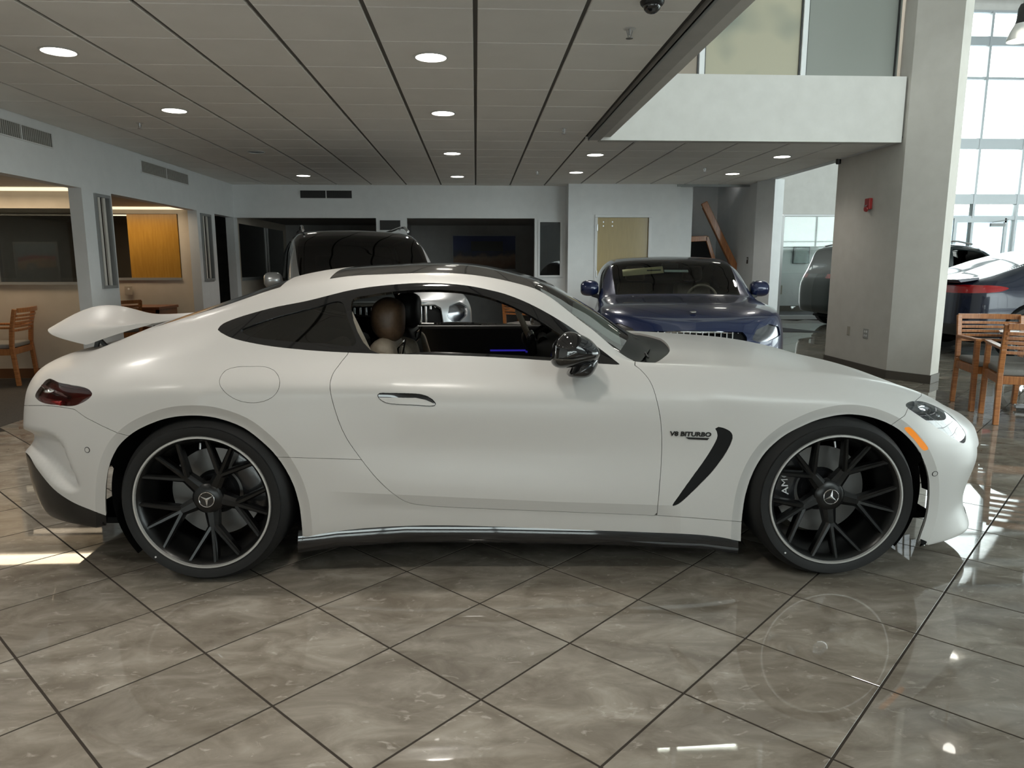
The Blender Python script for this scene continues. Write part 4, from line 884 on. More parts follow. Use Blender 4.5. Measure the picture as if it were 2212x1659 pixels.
# rear wing on its struts
def wing(s, c):
    q = abs(s); xl = -1.97+.30*q**4; xt = -2.43+.36*q**3; zl = 1.04+.05*q**4; zt = 1.035-.058*q**2.4
    return (xl+(xt-xl)*c, s*(.62-.17*c), zl+(zt-zl)*c+(.025+.075*math.exp(-(q/.4)**2))*4*c*(1-c))
ns_, nc_ = 41, 15; v = [wing(-1+2*i/(ns_-1), j/(nc_-1)) for i in range(ns_) for j in range(nc_)]
v2 = [(x, y, z-.004-.022*math.sin(PI*min(1, (j % nc_)/(nc_-1)))**.7) for j, (x, y, z) in enumerate(v)]; q = []
for i in range(ns_-1):
    for j in range(nc_-1): q.append((i*nc_+j, i*nc_+j+1, i*nc_+nc_+j+1, i*nc_+nc_+j))
nn = len(v); q2 = [tuple(nn+k for k in f[::-1]) for f in q]
ed = [(i*nc_, i*nc_+nc_) for i in range(ns_-1)] + [(i*nc_+nc_-1, i*nc_+2*nc_-1) for i in range(ns_-1)] + [(j, j+1) for j in range(nc_-1)] + [((ns_-1)*nc_+j, (ns_-1)*nc_+j+1) for j in range(nc_-1)]
MB().add(v+v2, q+q2+[(a, b, nn+b, nn+a) for a, b in ed]).build('rear_wing', 'satin_white', car, smooth=True)
for sg in (-1, 1):
    x0, z0 = unpx(206, 752, -.30); x1, z1 = unpx(214, 734, -.30); x2, z2 = unpx(232, 742, -.30)
    MB().bar((x0, sg*.30, z0-.02), (x1, sg*.30, z1+.02), .014, .022, (1, 0, 0)).bar((x1, sg*.30, z1+.005), (x2, sg*.30, z2-.02), .014, .02, (1, 0, 0)).build('wing_strut', 'trim_black', car, .003)
# wiper
MB().bar((.62, -.20, .962), (.60, -.62, .925), .010, .010).build('wiper', 'trim_black', car, .002)
MB().bar((.58, .30, .98), (.62, -.25, .972), .012, .012).build('wiper', 'trim_black', car, .002)
# price sheet behind the windshield
sp = np.array(PX['sticker']); stk, _ = split(shield, lambda V, A: np.maximum(polysdf(carpx(V), sp), 40*(7.05-A[:, 1])))
so = surf_obj('price_sheet', join(offset(stk, -.004), flipped(offset(stk, -.005))), 'sheet_green', car)
# cabin: dash, wheel, seats, door card, console
MB().prism([(.10, .70), (.08, .86), (.16, .925), (.34, .945), (.62, .90), (.62, .70)], -.70, .70).build('dashboard', 'leather_dark', car, .03, 3, True)
MB().prism([(.05, .80), (.07, .985), (.10, .99), (.12, .82)], -.13, .13).build('center_screen', 'screen_black', car, .01)
MB().tube([(.16, .56, .915), (.165, .37, .93), (.16, .18, .915)], .03, 8).build('instrument_hood', 'leather_dark', car, smooth=True)
sw = move_empty('steering_wheel', car, (.09, .37, .92), (0, -.42, 0))
MB().tube([(0, .172*math.cos(t), .172*math.sin(t)) for t in [2*PI*k/36 for k in range(36)]], .017, 10, closed=True).build('wheel_rim', 'leather_pale', sw, smooth=True)
MB().prism([(-.16, .012), (.16, .012), (.16, -.012), (.05, -.05), (.03, -.16), (-.03, -.16), (-.05, -.05), (-.16, -.012)], -.012, .012, 'X').build('wheel_spoke', 'trim_black', sw, .006)
MB().ellipsoid((-.02, 0, -.01), (.03, .06, .055)).build('airbag', 'leather_dark', sw, smooth=True)
MB().cyl((.02, 0, 0), (.22, 0, .02), .03, .035, 14).build('column', 'trim_black', sw)
for y in (-.37, .37):
    st = move_empty('seat', car, (0, y, 0))
    MB().prism([(-.60, .24), (-.12, .28), (-.06, .40), (-.14, .46), (-.52, .42), (-.62, .40)], -.24, .24).build('cushion', 'leather_pale', st, .04, 3, True)
    MB().prism([(-.66, .40), (-.50, .38), (-.53, .62), (-.585, .95), (-.60, 1.01), (-.70, 1.0), (-.73, .62)], -.22, .22).build('backrest', 'leather_pale' if y < 0 else 'leather_dark', st, .05, 3, True)
    for s in (-1, 1):
        MB().prism([(-.70, .44), (-.44, .42), (-.47, .62), (-.56, .93), (-.66, .96)], min(s*.19, s*.26), max(s*.19, s*.26)).build('bolster', 'leather_pale', st, .03, 3, True)
    ho = curve([(-.565, 1.165), (-.555, 1.09), (-.57, 1.0), (-.62, .975), (-.69, 1.01), (-.715, 1.08), (-.70, 1.16), (-.64, 1.195)], 4, True)
    inflate(ho, -.135, .135, 11, .35).build('headrest', 'leather_tan' if y < 0 else 'leather_dark', st, smooth=True)
    MB().tube([(-.585, -.07, .955), (-.545, -.09, .99), (-.56, -.095, .93), (-.585, -.07, .90)], .009, 6, closed=True).build('belt_guide', 'chrome', st, smooth=True)
MB().tube([(-.76, -.70, 1.14), (-.70, -.66, .98), (-.60, -.55, .72)], [.022, .024, .02], 6).build('seat_belt', 'leather_pale', car, smooth=True)
MB().prism([(-.62, .30), (.10, .34), (.14, .62), (.0, .66), (-.55, .56)], -.13, .13).build('center_console', 'leather_dark', car, .03, 3, True)
for sg in (-1, 1):
    MB().box(-.66, .36, min(sg*.73, sg*.79), max(sg*.73, sg*.79), .30, .945 if sg < 0 else .962).build('door_card', 'leather_dark', car, .02)
MB().tube([(-.15, .725, .80), (.1, .725, .80)], .006, 6).build('light_strip', 'ambient_blue', car)
MB().prism([(-1.35, .5), (-.86, .5), (-.90, .93), (-1.25, .98)], -.60, .60).build('rear_shelf', 'leather_dark', car, .03)
MB().prism([(-.86, .55), (-.80, .60), (-.88, .98), (-.95, .98)], -.42, -.10).build('rear_backrest', 'leather_pale', car, .03, 3, True)
# ------------------------------------------------------------------ generic car body for the other cars
def gen_net(p):
    xt, xn, W = p['tail'], p['nose'], p['W']; rt_, rn_ = p.get('rt', .5), p.get('rn', .6)
    ss = [0, .35, .62, .82, .94, 1.]
    xs = [xt+rt_*(1-s) for s in ss[::-1]] + list(p['xs']) + [xn-rn_*(1-s) for s in ss]
    I = lambda k, x: float(pchip([a for a, _ in p[k]], [b for _, b in p[k]], np.array([x]))[0])
    net = []
    for x in xs:
        et = min(1, max(0, 1-(x-xt)/rt_)); en = min(1, max(0, 1-(xn-x)/rn_)); e = max(et, en)
        w = W*max(0, 1-e**p.get('pw', 2.6))**(1/p.get('pw', 2.6)); top, belt, bot, sh = I('top', x), I('belt', x), I('bot', x), I('sh', x)
        g = min(1, max(0, (top-belt-.02)/.22)); wr = p.get('wr', .66); wt = p.get('wt', .76); L = lambda a, b: a+(b-a)*g
        rows = [(w*.8, bot), (w*.955, bot+.005), (w*.985, bot+.13), (w*1.0, bot+(sh-bot)*.62), (w*.995, sh), (w*.935, belt), (w*L(.84, wt+.075), belt+(top-belt)*L(.5, .62)), (w*L(.68, wr), belt+(top-belt)*L(.82, .93)), (w*L(.36, .36), belt+(top-belt)*L(.96, .985)), (0, top)]
        r = []
        for ww, z in rows:
            pull = float(np.interp(z, *zip(*p['npull'])))*en**1.5 - float(np.interp(z, *zip(*p['tpull'])))*et**1.5
            r.append((x-pull, -ww, z))
        net.append(r)
    return np.array(net)
def glass_cut(mesh, poly, t0, t1): return split(mesh, lambda V, A: np.maximum(polysdf(V[:, [0, 2]], np.array(poly)), np.maximum(t0-A[:, 1], A[:, 1]-t1)))
def simple_wheel(parent, x, y, z, R, sg, rimmat='rim_black', n=5):
    w = move_empty('wheel', parent, (x, y, z)); r = R*.76; I = lambda h: sg*h
    MB().lathe([(r-.01, I(-.02)), (r+.01, I(.0)), (R-.03, I(-.002)), (R, I(-.04)), (R, I(-.22)), (r, I(-.24))], 48, axis='Y').build('tire', 'rubber', w, smooth=True)
    MB().lathe([(r, I(-.006)), (r-.02, I(-.012)), (r-.03, I(-.08)), (.05, I(-.10))], 48, axis='Y').build('rim', rimmat, w, smooth=True)
    for k in range(n):
        a = 2*PI*k/n+.3
        MB().bar((.05*math.cos(a), I(-.02), .05*math.sin(a)), ((r-.01)*math.cos(a), I(-.02), (r-.01)*math.sin(a)), .05, .03, (0, 1, 0)).build('spoke', rimmat, w, .006)
    MB().lathe([(0, I(-.0)), (.05, I(-.004)), (.06, I(-.03))], 24, axis='Y').build('hub_cap', 'chrome', w, smooth=True)
def gen_car(name, label, p, loc, rotz, paint, roofm=None, group=None):
    root = thing(name, label, 'car', loc, rotz, group)
    H, us, ts = loft(gen_net(p), p.get('step', .035), 2); H = grid_mesh(H, us, ts); full = lambda m: join(m, mirror(m))
    for ax in p['axles']:
        c = [(ax+p['ar']*math.cos(t), p['R']+p['ar']*math.sin(t)) for t in np.linspace(-.25, PI+.25, 40)] + [(ax-p['ar'], -.3), (ax+p['ar'], -.3)]
        _, H = split(H, lambda V, A, c=np.array(c): np.maximum(polysdf(V[:, [0, 2]], c), np.maximum(A[:, 1]-5.5, np.abs(V[:, 0]-ax)-.7)))
    out = {}
    for k, (nm, poly, t0, t1, m) in enumerate(p['panes']):
        g_, H = glass_cut(H, poly, t0, t1)
        if m == 'open': continue
        if t1 >= 9: surf_obj(nm, full(g_), m, root)
        else: surf_obj(nm, g_, m, root); surf_obj(nm, mirror(g_), m, root)
    for nm, fn, m, off in p.get('cuts', []):
        g_, H = split(H, fn); out[nm] = g_
        surf_obj(nm, full(rim(offset(g_, off), .03)) if nm in ('roof', 'hood', 'grille_recess') else rim(offset(g_, off), .03), m, root)
        if nm not in ('roof', 'hood', 'grille_recess'): surf_obj(nm, mirror(rim(offset(g_, off), .03)), m, root)
    low, H = split(H, lambda V, A: V[:, 2]-p['clad'](V))
    surf_obj('lower_cladding', full(rim(low, .03)), 'trim_black', root)
    surf_obj('body', full(rim(H, .03)), paint, root)
    sh = offset(join(H, low), -.03); surf_obj('body_lining', full(join(sh, flipped(sh))), 'shell_black', root)
    for ax in p['axles']:
        for sg in (-1, 1): simple_wheel(root, ax, sg*(p['W']-.02), p['R'], p['R'], sg)
    b = MB(); b.box(p['tail']+.4, p['nose']-.5, -p['W']*.7, p['W']*.7, .22, .26); b.build('floor_pan', 'shell_black', root)
    return root
def car_mirror(root, x, y, z, m, sg):
    o = [(x+.10, z-.06), (x+.13, z+.01), (x+.08, z+.085), (x-.03, z+.095), (x-.06, z+.03), (x-.05, z-.075), (x+.03, z-.09)]
    mo = inflate(curve(o, 4, True), y, y+sg*.22, 11, .28).build('door_mirror', m, root, smooth=True)
    MB().bar((x+.04, y-sg*.12, z-.13), (x+.03, y+sg*.08, z-.07), .08, .05).build('mirror_stalk', 'trim_black', mo, .01)
def cabin(root, xd, zb, W, xs_seat, m='leather_dark', sw=True):
    MB().prism([(xd-.15, zb-.35), (xd-.18, zb-.10), (xd-.05, zb-.015), (xd+.30, zb-.03), (xd+.30, zb-.35)], -W*.8, W*.8).build('dashboard', 'leather_dark', root, .03)
    for x in xs_seat:
        for y in (-.38, .38):
            st = move_empty('seat', root, (x, y, zb))
            MB().prism([(-.12, -.55), (.10, -.55), (.02, .0), (-.02, .12), (-.14, .12), (-.18, .0)], -.24, .24).build('backrest', m, st, .05, 3, True)
            MB().prism([(-.05, .14), (-.02, .24), (-.06, .34), (-.14, .34), (-.16, .22), (-.14, .14)], -.13, .13).build('headrest', m, st, .04, 3, True)
            MB().box(-.1, .45, -.25, .25, -.6, -.42).build('cushion', m, st, .05, 3)
    if sw:
        s = move_empty('steering_wheel', root, (xd-.30, .38, zb-.06), (0, -.4, 0))
        MB().tube([(0, .18*math.cos(t), .18*math.sin(t)) for t in [2*PI*k/28 for k in range(28)]], .016, 8, closed=True).build('wheel_rim', m, s, smooth=True)
        MB().box(-.01, .01, -.17, .17, -.02, .02).build('wheel_spoke', 'trim_black', s)

# ---- silver and black SUV, nose to the camera
SUV = dict(tail=-2.45, nose=2.55, W=1.01, xs=[-1.7, -1.2, -.6, 0, .35, .7, .95, 1.15, 1.45, 1.75], rn=.65, rt=.45, axles=(-1.55, 1.58), ar=.43, R=.39,
 top=[(-2.45, 1.15), (-2.3, 1.62), (-2.05, 1.76), (-1.2, 1.81), (-.3, 1.82), (.2, 1.77), (.55, 1.58), (.95, 1.30), (1.12, 1.20), (1.6, 1.155), (2.1, 1.09), (2.55, .98)],
 belt=[(-2.45, 1.05), (-1.5, 1.12), (.5, 1.10), (1.1, 1.08), (1.8, 1.04), (2.55, .93)], sh=[(-2.45, .90), (2.55, .84)], bot=[(-2.45, .34), (-1.5, .26), (1.5, .26), (2.55, .26)],
 npull=[(.2, .10), (.5, .0), (.85, .0), (1.1, .12), (1.3, .3)], tpull=[(.2, .1), (.5, 0), (1.0, .02), (1.5, .15), (1.9, .3)], wr=.71, wt=.80, pw=3.2)
def suv_clad(V): return np.full(len(V), .34)
SUV['clad'] = suv_clad
SUV['panes'] = [('windshield', [(.30, 2.2), (.30, 1.0), (1.06, 1.0), (1.06, 2.2)], 6.55, 9.1, 'pane_tint'), ('side_window', [(-1.9, 1.14), (.9, 1.125), (.25, 1.70), (-.4, 1.745), (-1.3, 1.73), (-1.9, 1.60)], 5.0, 6.4, 'gloss_black'),
 ('rear_window', [(-3, 1.15), (-2.0, 1.15), (-2.0, 1.66), (-3, 1.66)], 5.2, 9.1, 'gloss_black')]
def yz(poly, xmin): return lambda V, A: np.maximum(polysdf(np.stack([-V[:, 1], V[:, 2]], 1), np.array(poly)), xmin-V[:, 0])
SUV['cuts'] = [('roof', lambda V, A: np.maximum(6.55-A[:, 1], np.maximum(-2.2-V[:, 0], V[:, 0]-.31)), 'roof_black', 0), ('grille_recess', yz([(-.05, .52), (.52, .52), (.60, .60), (.56, .90), (.50, .935), (-.05, .935)], 1.9), 'shell_black', -.05),
 ('headlight', yz([(.62, .80), (.66, .92), (.80, .955), (.90, .90), (.885, .80), (.80, .745), (.68, .75)], 1.7), 'dark_chrome', -.02)]
def place(px, d, z=0):                                # point on a vertical plane y = d under a picture column, at height z (for parking the cars)
    return ((px-1034)/1542.*d, d)
suv = gen_car('suv', 'silver SUV with black roof and chrome slatted grille behind the white coupe', SUV, (-1.60, 9.85, 0), -1.29, 'paint_silver')
for sg in (-1, 1):
    MB().tube([(-1.9, sg*.66, 1.78), (-1.7, sg*.665, 1.84), (-.4, sg*.675, 1.865), (-.1, sg*.68, 1.85), (.12, sg*.685, 1.79)], .018, 8).build('roof_rail', 'chrome', suv, smooth=True)
    car_mirror(suv, .62, sg*.98, 1.16, 'paint_silver', sg)
    MB().ellipsoid((2.30, sg*.76, .865), (.06, .05, .035)).build('projector', 'lamp_reflector', suv, smooth=True); MB().ellipsoid((2.22, sg*.85, .86), (.06, .03, .03)).build('projector', 'lamp_reflector', suv, smooth=True)
    MB().tube([(2.37, sg*.64, .82), (2.33, sg*.70, .935), (2.22, sg*.82, .95), (2.12, sg*.88, .91)], .012, 8).build('light_strip', 'chrome', suv, smooth=True)
for k in range(19):
    y = -.513+.057*k; x = 2.545-.30*(abs(y)/.75)**2.4
    MB().bar((x-.01, y, .54), (x-.02, y, .92), .022, .04, (1, 0, 0)).build('grille_bar', 'chrome', suv, .004)
b = MB(); fr = [(.0, .53), (.50, .53), (.585, .60), (.555, .90), (.49, .945), (0, .945)]
pts = [(2.55-.30*(abs(y)/.75)**2.4, y, z) for y, z in [(-a, c) for a, c in fr[::-1]]+fr[1:]]; b.tube(pts, .022, 8, closed=True); b.build('grille_frame', 'chrome', suv, smooth=True)
cabin(suv, .85, 1.14, .9, (-.35,)); MB().box(.30, .40, -.06, .06, 1.62, 1.68).build('rear_view_mirror', 'plastic_black', suv, .01)

# ---- blue saloon, nose to the camera
BLUE = dict(tail=-2.55, nose=2.35, W=.975, xs=[-1.9, -1.5, -1.0, -.4, .1, .45, .75, .95, 1.2, 1.55], rn=.75, rt=.5, axles=(-1.5, 1.42), ar=.37, R=.34,
 top=[(-2.55, .85), (-2.35, 1.08), (-1.9, 1.13), (-1.45, 1.26), (-.9, 1.42), (-.35, 1.455), (.05, 1.41), (.45, 1.24), (.80, 1.06), (.95, 1.00), (1.4, .965), (1.9, .91), (2.2, .85), (2.35, .79)],
 belt=[(-2.55, .80), (-2.1, .98), (-1.2, 1.0), (.3, .97), (.95, .935), (1.5, .90), (2.0, .84), (2.35, .745)], sh=[(-2.55, .72), (-1.5, .80), (1.4, .75), (2.35, .58)], bot=[(-2.55, .30), (-1.5, .20), (1.5, .19), (2.35, .20)],
 npull=[(.2, .05), (.45, 0), (.62, .02), (.8, .12), (1, .2)], tpull=[(.2, .1), (.6, 0), (.9, .04), (1.2, .1)], wr=.70, wt=.80)
BLUE['clad'] = lambda V: np.full(len(V), .22)
BLUE['panes'] = [('windshield', [(.06, 2), (.06, .8), (.90, .8), (.90, 2)], 6.75, 9.1, 'pane_clear'), ('side_window', [(-1.55, 1.02), (.70, .985), (.15, 1.33), (-.4, 1.385), (-1.0, 1.35), (-1.55, 1.16)], 5.0, 6.9, 'pane_tint'),
 ('rear_window', [(-1.85, 2), (-1.85, .9), (-1.05, .9), (-1.05, 2)], 7.1, 9.1, 'gloss_black')]
BLUE['cuts'] = [('roof', lambda V, A: np.maximum(7.0-A[:, 1], np.maximum(-1.04-V[:, 0], V[:, 0]-.05)), 'roof_black', 0), ('grille_recess', yz([(-.05, .42), (.42, .44), (.50, .64), (.46, .70), (-.05, .715)], 1.9), 'shell_black', -.04),
 ('headlight', yz([(.54, .63), (.60, .72), (.74, .77), (.86, .735), (.88, .65), (.73, .605), (.60, .60)], 1.55), 'dark_chrome', -.012)]
blue = gen_car('saloon', 'metallic blue saloon with yellow sheet behind its windscreen', BLUE, (2.46, 9.12, 0), -PI/2-.14, 'paint_blue')
for sg in (-1, 1):
    car_mirror(blue, .50, sg*.90, 1.06, 'paint_blue', sg)
    MB().ellipsoid((2.04, sg*.70, .685), (.05, .06, .032)).build('projector', 'lamp_reflector', blue, smooth=True); MB().ellipsoid((1.95, sg*.80, .685), (.05, .035, .03)).build('projector', 'lamp_reflector', blue, smooth=True)
    MB().tube([(2.14, sg*.56, .65), (2.10, sg*.63, .735), (1.98, sg*.76, .772), (1.85, sg*.865, .735)], .010, 8).build('light_strip', 'chrome', blue, smooth=True)
    MB().tube([(1.0, sg*.52, .985), (1.4, sg*.50, .955), (1.8, sg*.44, .885), (2.1, sg*.38, .795)], .006, 6).build('hood_crease', 'paint_blue', blue, smooth=True)
for k in range(15):
    y = -.42+.06*k; x = 2.32-.36*(abs(y)/.70)**2.4; MB().bar((x-.01, y, .44), (x-.03, y, .695), .014, .05, (1, 0, 0)).build('grille_bar', 'chrome', blue, .003)
pts = [(2.34-.36*(abs(y)/.70)**2.4-(.03 if z > .5 else 0), y, z) for y, z in ((-.42, .445), (-.49, .63), (-.45, .685), (0, .70), (.45, .685), (.49, .63), (.42, .445), (0, .43))]
MB().tube(pts, .012, 8, closed=True).build('grille_frame', 'chrome', blue, smooth=True)
MB().lathe([(0, .004), (.028, .003), (.032, 0)], 24).build('hood_emblem', 'chrome', blue, smooth=True, loc=(2.06, 0, .882), rot=(0, .25, 0))
cabin(blue, .62, .99, .86, (-.45,), 'leather_pale'); MB().box(.06, .14, -.10, .10, 1.30, 1.36).build('rear_view_mirror', 'plastic_black', blue, .01)
def ws_sheet(nm, m, y0, y1, s0, s1, off=0., tilt=.0):
    """paper lying just behind the blue saloon's windscreen: s runs down the glass"""
    P = lambda s, y: (.10+.68*s, y, 1.38-.325*s-.012-off-.03*(y/.6)**2)
    v = [P(s0, y0), P(s0+tilt, y1), P(s1+tilt, y1), P(s1, y0)]; return MB().add(v+[(a-.002, b, c-.004) for a, b, c in v], [(0, 1, 2, 3), (7, 6, 5, 4), (0, 4, 5, 1), (1, 5, 6, 2), (2, 6, 7, 3), (3, 7, 4, 0)]).build(nm, m, blue)
ws_sheet('price_sheet', 'sheet_yellow', -.60, -.10, .16, .40, tilt=-.04); ws_sheet('sheet_print', 'print_dark', -.30, -.13, .25, .28, -.004); ws_sheet('small_sheet', 'sheet_green', -.09, .20, .25, .33)

# ---- navy SUV coupe at the right, black SUV behind it, dark green SUV far off
NAVY = dict(SUV, tail=-2.45, nose=2.45, W=.99, top=[(-2.45, 1.08), (-2.3, 1.13), (-2.0, 1.20), (-1.4, 1.40), (-.7, 1.57), (-.1, 1.61), (.25, 1.56), (.6, 1.41), (1.0, 1.19), (1.15, 1.13), (1.7, 1.09), (2.45, .90)], belt=[(-2.45, 1.03), (-1.9, 1.10), (-1.2, 1.12), (.5, 1.08), (1.1, 1.05), (2.45, .86)],
 panes=[('windshield', [(.32, 2), (.32, .9), (1.07, .9), (1.07, 2)], 7.02, 9.1, 'gloss_black'), ('side_window', [(-1.65, 1.16), (.85, 1.10), (.2, 1.49), (-.4, 1.53), (-1.1, 1.43)], 5.0, 6.9, 'gloss_black'), ('rear_window', [(-2.15, 2), (-2.15, .9), (-1.25, .9), (-1.25, 2)], 7.0, 9.1, 'gloss_black')])
def side(poly, x1=9, t1=5.6): return lambda V, A: np.maximum(polysdf(V[:, [0, 2]], np.array(poly)), np.maximum(V[:, 0]-x1, A[:, 1]-t1))
NAVY['cuts'] = [('tail_light', lambda V, A: np.maximum(side(curve([(-2.52, .96), (-2.25, .955), (-2.02, .98), (-1.92, 1.02), (-2.05, 1.05), (-2.25, 1.06), (-2.52, 1.04)], 4, True))(V, A), V[:, 1]+.30), 'red_bright', .002)]
NAVY['clad'] = lambda V: np.where(V[:, 0] < -2.0, .50, .33)
navy = gen_car('suv_coupe', 'dark navy SUV with a sloping tail and red tail light behind the wooden chairs', NAVY, (9.28, 10.62, 0), .02, 'paint_navy')
for sg in (-1, 1):
    MB().tube([(-2.36, sg*.60, .60), (-2.30, sg*.78, .42), (-2.25, sg*.86, .42)], .012, 6).build('exhaust_trim', 'chrome', navy, smooth=True)
MB().prism([(-2.47, 1.09), (-2.53, 1.135), (-2.2, 1.165), (-2.2, 1.13)], -.74, .74).build('tail_spoiler', 'paint_navy', navy, .008)
BLK = dict(SUV, tpull=[(.2, .12), (.5, 0), (1.0, .02), (1.25, .16), (1.5, .38), (1.9, .6)], top=[(-2.45, 1.15), (-2.3, 1.62), (-2.05, 1.72), (-1.2, 1.77), (0., 1.78), (.55, 1.73), (.95, 1.52), (1.3, 1.28), (1.45, 1.20), (1.8, 1.13), (2.1, 1.08), (2.55, .98)], xs=[-1.7, -1.2, -.6, 0, .35, .7, .95, 1.15, 1.45, 1.75],
 panes=[('windshield', [(.62, 2.2), (.62, 1.0), (1.40, 1.0), (1.40, 2.2)], 6.7, 9.1, 'pane_smoke'), ('side_window', [(.0, 1.15), (1.12, 1.135), (.60, 1.62), (.0, 1.68)], 5.0, 6.5, 'open'), ('side_window', [(-1.9, 1.16), (-.08, 1.15), (-.08, 1.69), (-1.3, 1.68), (-1.9, 1.58)], 5.0, 6.5, 'pane_tint'), ('rear_window', SUV['panes'][2][1], 5.2, 9.1, 'gloss_black')],
 cuts=[('tail_light', lambda V, A: np.maximum(side([(-2.7, 1.05), (-2.15, 1.07), (-1.95, 1.15), (-2.3, 1.19), (-2.7, 1.19)], 9, 8)(V, A), V[:, 1]+.42), 'red_bright', .002)], clad=lambda V: np.full(len(V), .40))
blk = gen_car('suv', 'dark green SUV half hidden by the big pillar, red tail light to its left', BLK, (9.62, 15.05, 0), .0, 'paint_green')
cabin(blk, 1.15, 1.14, .9, (.15,), 'leather_pale')
for sg in (-1, 1):
    MB().tube([(-1.95, sg*.83, 1.60), (-1.3, sg*.75, 1.70), (-.2, sg*.75, 1.715), (.60, sg*.77, 1.65), (1.22, sg*.90, 1.13), (-1.9, sg*.95, 1.14)], .014, 6).build('window_trim', 'chrome', blk, smooth=True)
    MB().tube([(-1.9, sg*.66, 1.74), (-1.6, sg*.67, 1.80), (.2, sg*.69, 1.81), (.5, sg*.70, 1.75)], .018, 6).build('roof_rail', 'chrome', blk, smooth=True)
# ------------------------------------------------------------------ wooden armchairs and tables
def armchair(label, loc, rotz, group='slatted wooden armchairs'):
    """front faces local -y; back rest at +y"""
    t = thing('armchair', label, 'chair', loc, rotz, group); w = .27
    for sx in (-1, 1):
        p = [(sx*w, .25, 0), (sx*w, .225, .25), (sx*w, .22, .45), (sx*w, .24, .65), (sx*w, .285, .86)]
        MB().bar(p[0], p[2], .042, .045, (0, 1, 0)).bar(p[2], p[3], .042, .045, (0, 1, 0)).bar(p[3], p[4], .042, .04, (0, 1, 0)).build('leg', 'oak', t, .006)
        MB().bar((sx*w, -.27, 0), (sx*w, -.25, .655), .042, .05, (0, 1, 0)).build('leg', 'oak', t, .006)
        MB().bar((sx*w, -.285, .665), (sx*w, .245, .655), .055, .026).build('arm', 'oak_long', t, .006)
        MB().bar((sx*w, -.25, .385), (sx*w, .22, .385), .03, .07).build('side_rail', 'oak_long', t, .004)
    MB().bar((-w, -.25, .385), (w, -.25, .385), .03, .07).build('front_rail', 'oak_long', t, .004); MB().bar((-w, .22, .385), (w, .22, .385), .03, .07).build('rear_rail', 'oak_long', t, .004)
    MB().box(-w+.01, w-.01, -.28, .22, .42, .475).build('seat', 'seat_fabric', t, .02, 3)
    def slat(z, h, dep, nm):
        b = MB(); n = 8; v = []
        for k in range(n+1):
            x = -w+2*w*k/n; y = .235+.085*(z-.62)/.24+.035*(1-(x/w)**2)
            v += [(x, y-.009, z-h/2), (x, y+.009, z-h/2), (x, y+.009, z+h/2), (x, y-.009, z+h/2)]
        b.add(v, [(4*k+j, 4*k+(j+1) % 4, 4*k+4+(j+1) % 4, 4*k+4+j) for k in range(n) for j in range(4)]+[(0, 1, 2, 3), (4*n, 4*n+1, 4*n+2, 4*n+3)]); b.build(nm, 'oak_long', t, .002)
    slat(.845, .05, 0, 'top_rail')
    for z in (.785, .745, .705, .665, .62): slat(z, .026, 0, 'slat')
    return t
armchair('slatted wooden armchair at the round table nearest the big pillar', (4.93, 6.47, 0), -.30)
armchair('slatted wooden armchair cut off by the right edge of the picture', (4.76, 5.85, 0), 2.72)
armchair('slatted wooden armchair in the left office, at the left edge of the picture', (-5.45, 8.42, .004), -1.37)
armchair('dark wooden armchair behind the raised rear wing', (-5.05, 10.2, .004), -2.3)
armchair('wooden armchair seen through the white coupe cabin', (.78, 10.9, 0), 2.6)
t = thing('round_table', 'round pale table with magazines beside the wooden armchairs', 'table', (5.42, 6.15, 0))
MB().lathe([(0, .74), (.58, .74), (.60, .732), (.60, .722), (.58, .715), (0, .715)], 64).build('tabletop', 'table_top', t, smooth=True)
MB().cyl((0, 0, .04), (0, 0, .715), .045, None, 24).build('pedestal', 'steel', t)
for k in range(4): a = PI/4+k*PI/2+.3; MB().bar((0, 0, .045), (.42*math.cos(a), .42*math.sin(a), .035), .07, .035).build('foot', 'steel', t, .006)
for k, (x, y, a, m, lb) in enumerate([(5.22, 6.28, .2, 'plastic_tan', 'brown magazine lying open on the round table'), (5.18, 6.0, -.1, 'plastic_white', 'white brochure on the round table by the picture edge')]):
    o = tag(MB().box(-.14, .14, -.105, .105, 0, .012).build('magazine', m, None, .002), lb, 'magazine'); o.location = (x, y, .7402); o.rotation_euler = (0, 0, a)
t = thing('office_table', 'wooden table with papers at the left edge of the picture', 'table', (-6.55, 7.7, .004))
MB().box(-.6, .55, -.45, .45, .71, .745).build('tabletop', 'oak_long', t, .006)
for x in (-.52, .47):
    for y in (-.37, .37): MB().box(x-.03, x+.03, y-.03, y+.03, 0, .71).build('leg', 'oak', t, .004)
o = tag(MB().box(-.15, .15, -.105, .105, 0, .004).build('paper_sheet', 'plastic_white'), 'white paper sheet on the office table at the left edge', 'paper'); o.location = (-6.2, 7.6, .7497)
t = thing('office_desk', 'dark red-brown desk under the raised rear wing', 'desk', (-5.35, 11.0, .004))
MB().box(-.75, .75, -.35, .35, .70, .74).build('desktop', 'oak_dark', t, .006); MB().box(-.73, .73, -.33, -.30, .0, .70).build('front_panel', 'oak_dark', t); MB().box(-.73, -.69, -.33, .33, 0, .70).build('side_panel', 'oak_dark', t); MB().box(.69, .73, -.33, .33, 0, .70).build('side_panel', 'oak_dark', t)
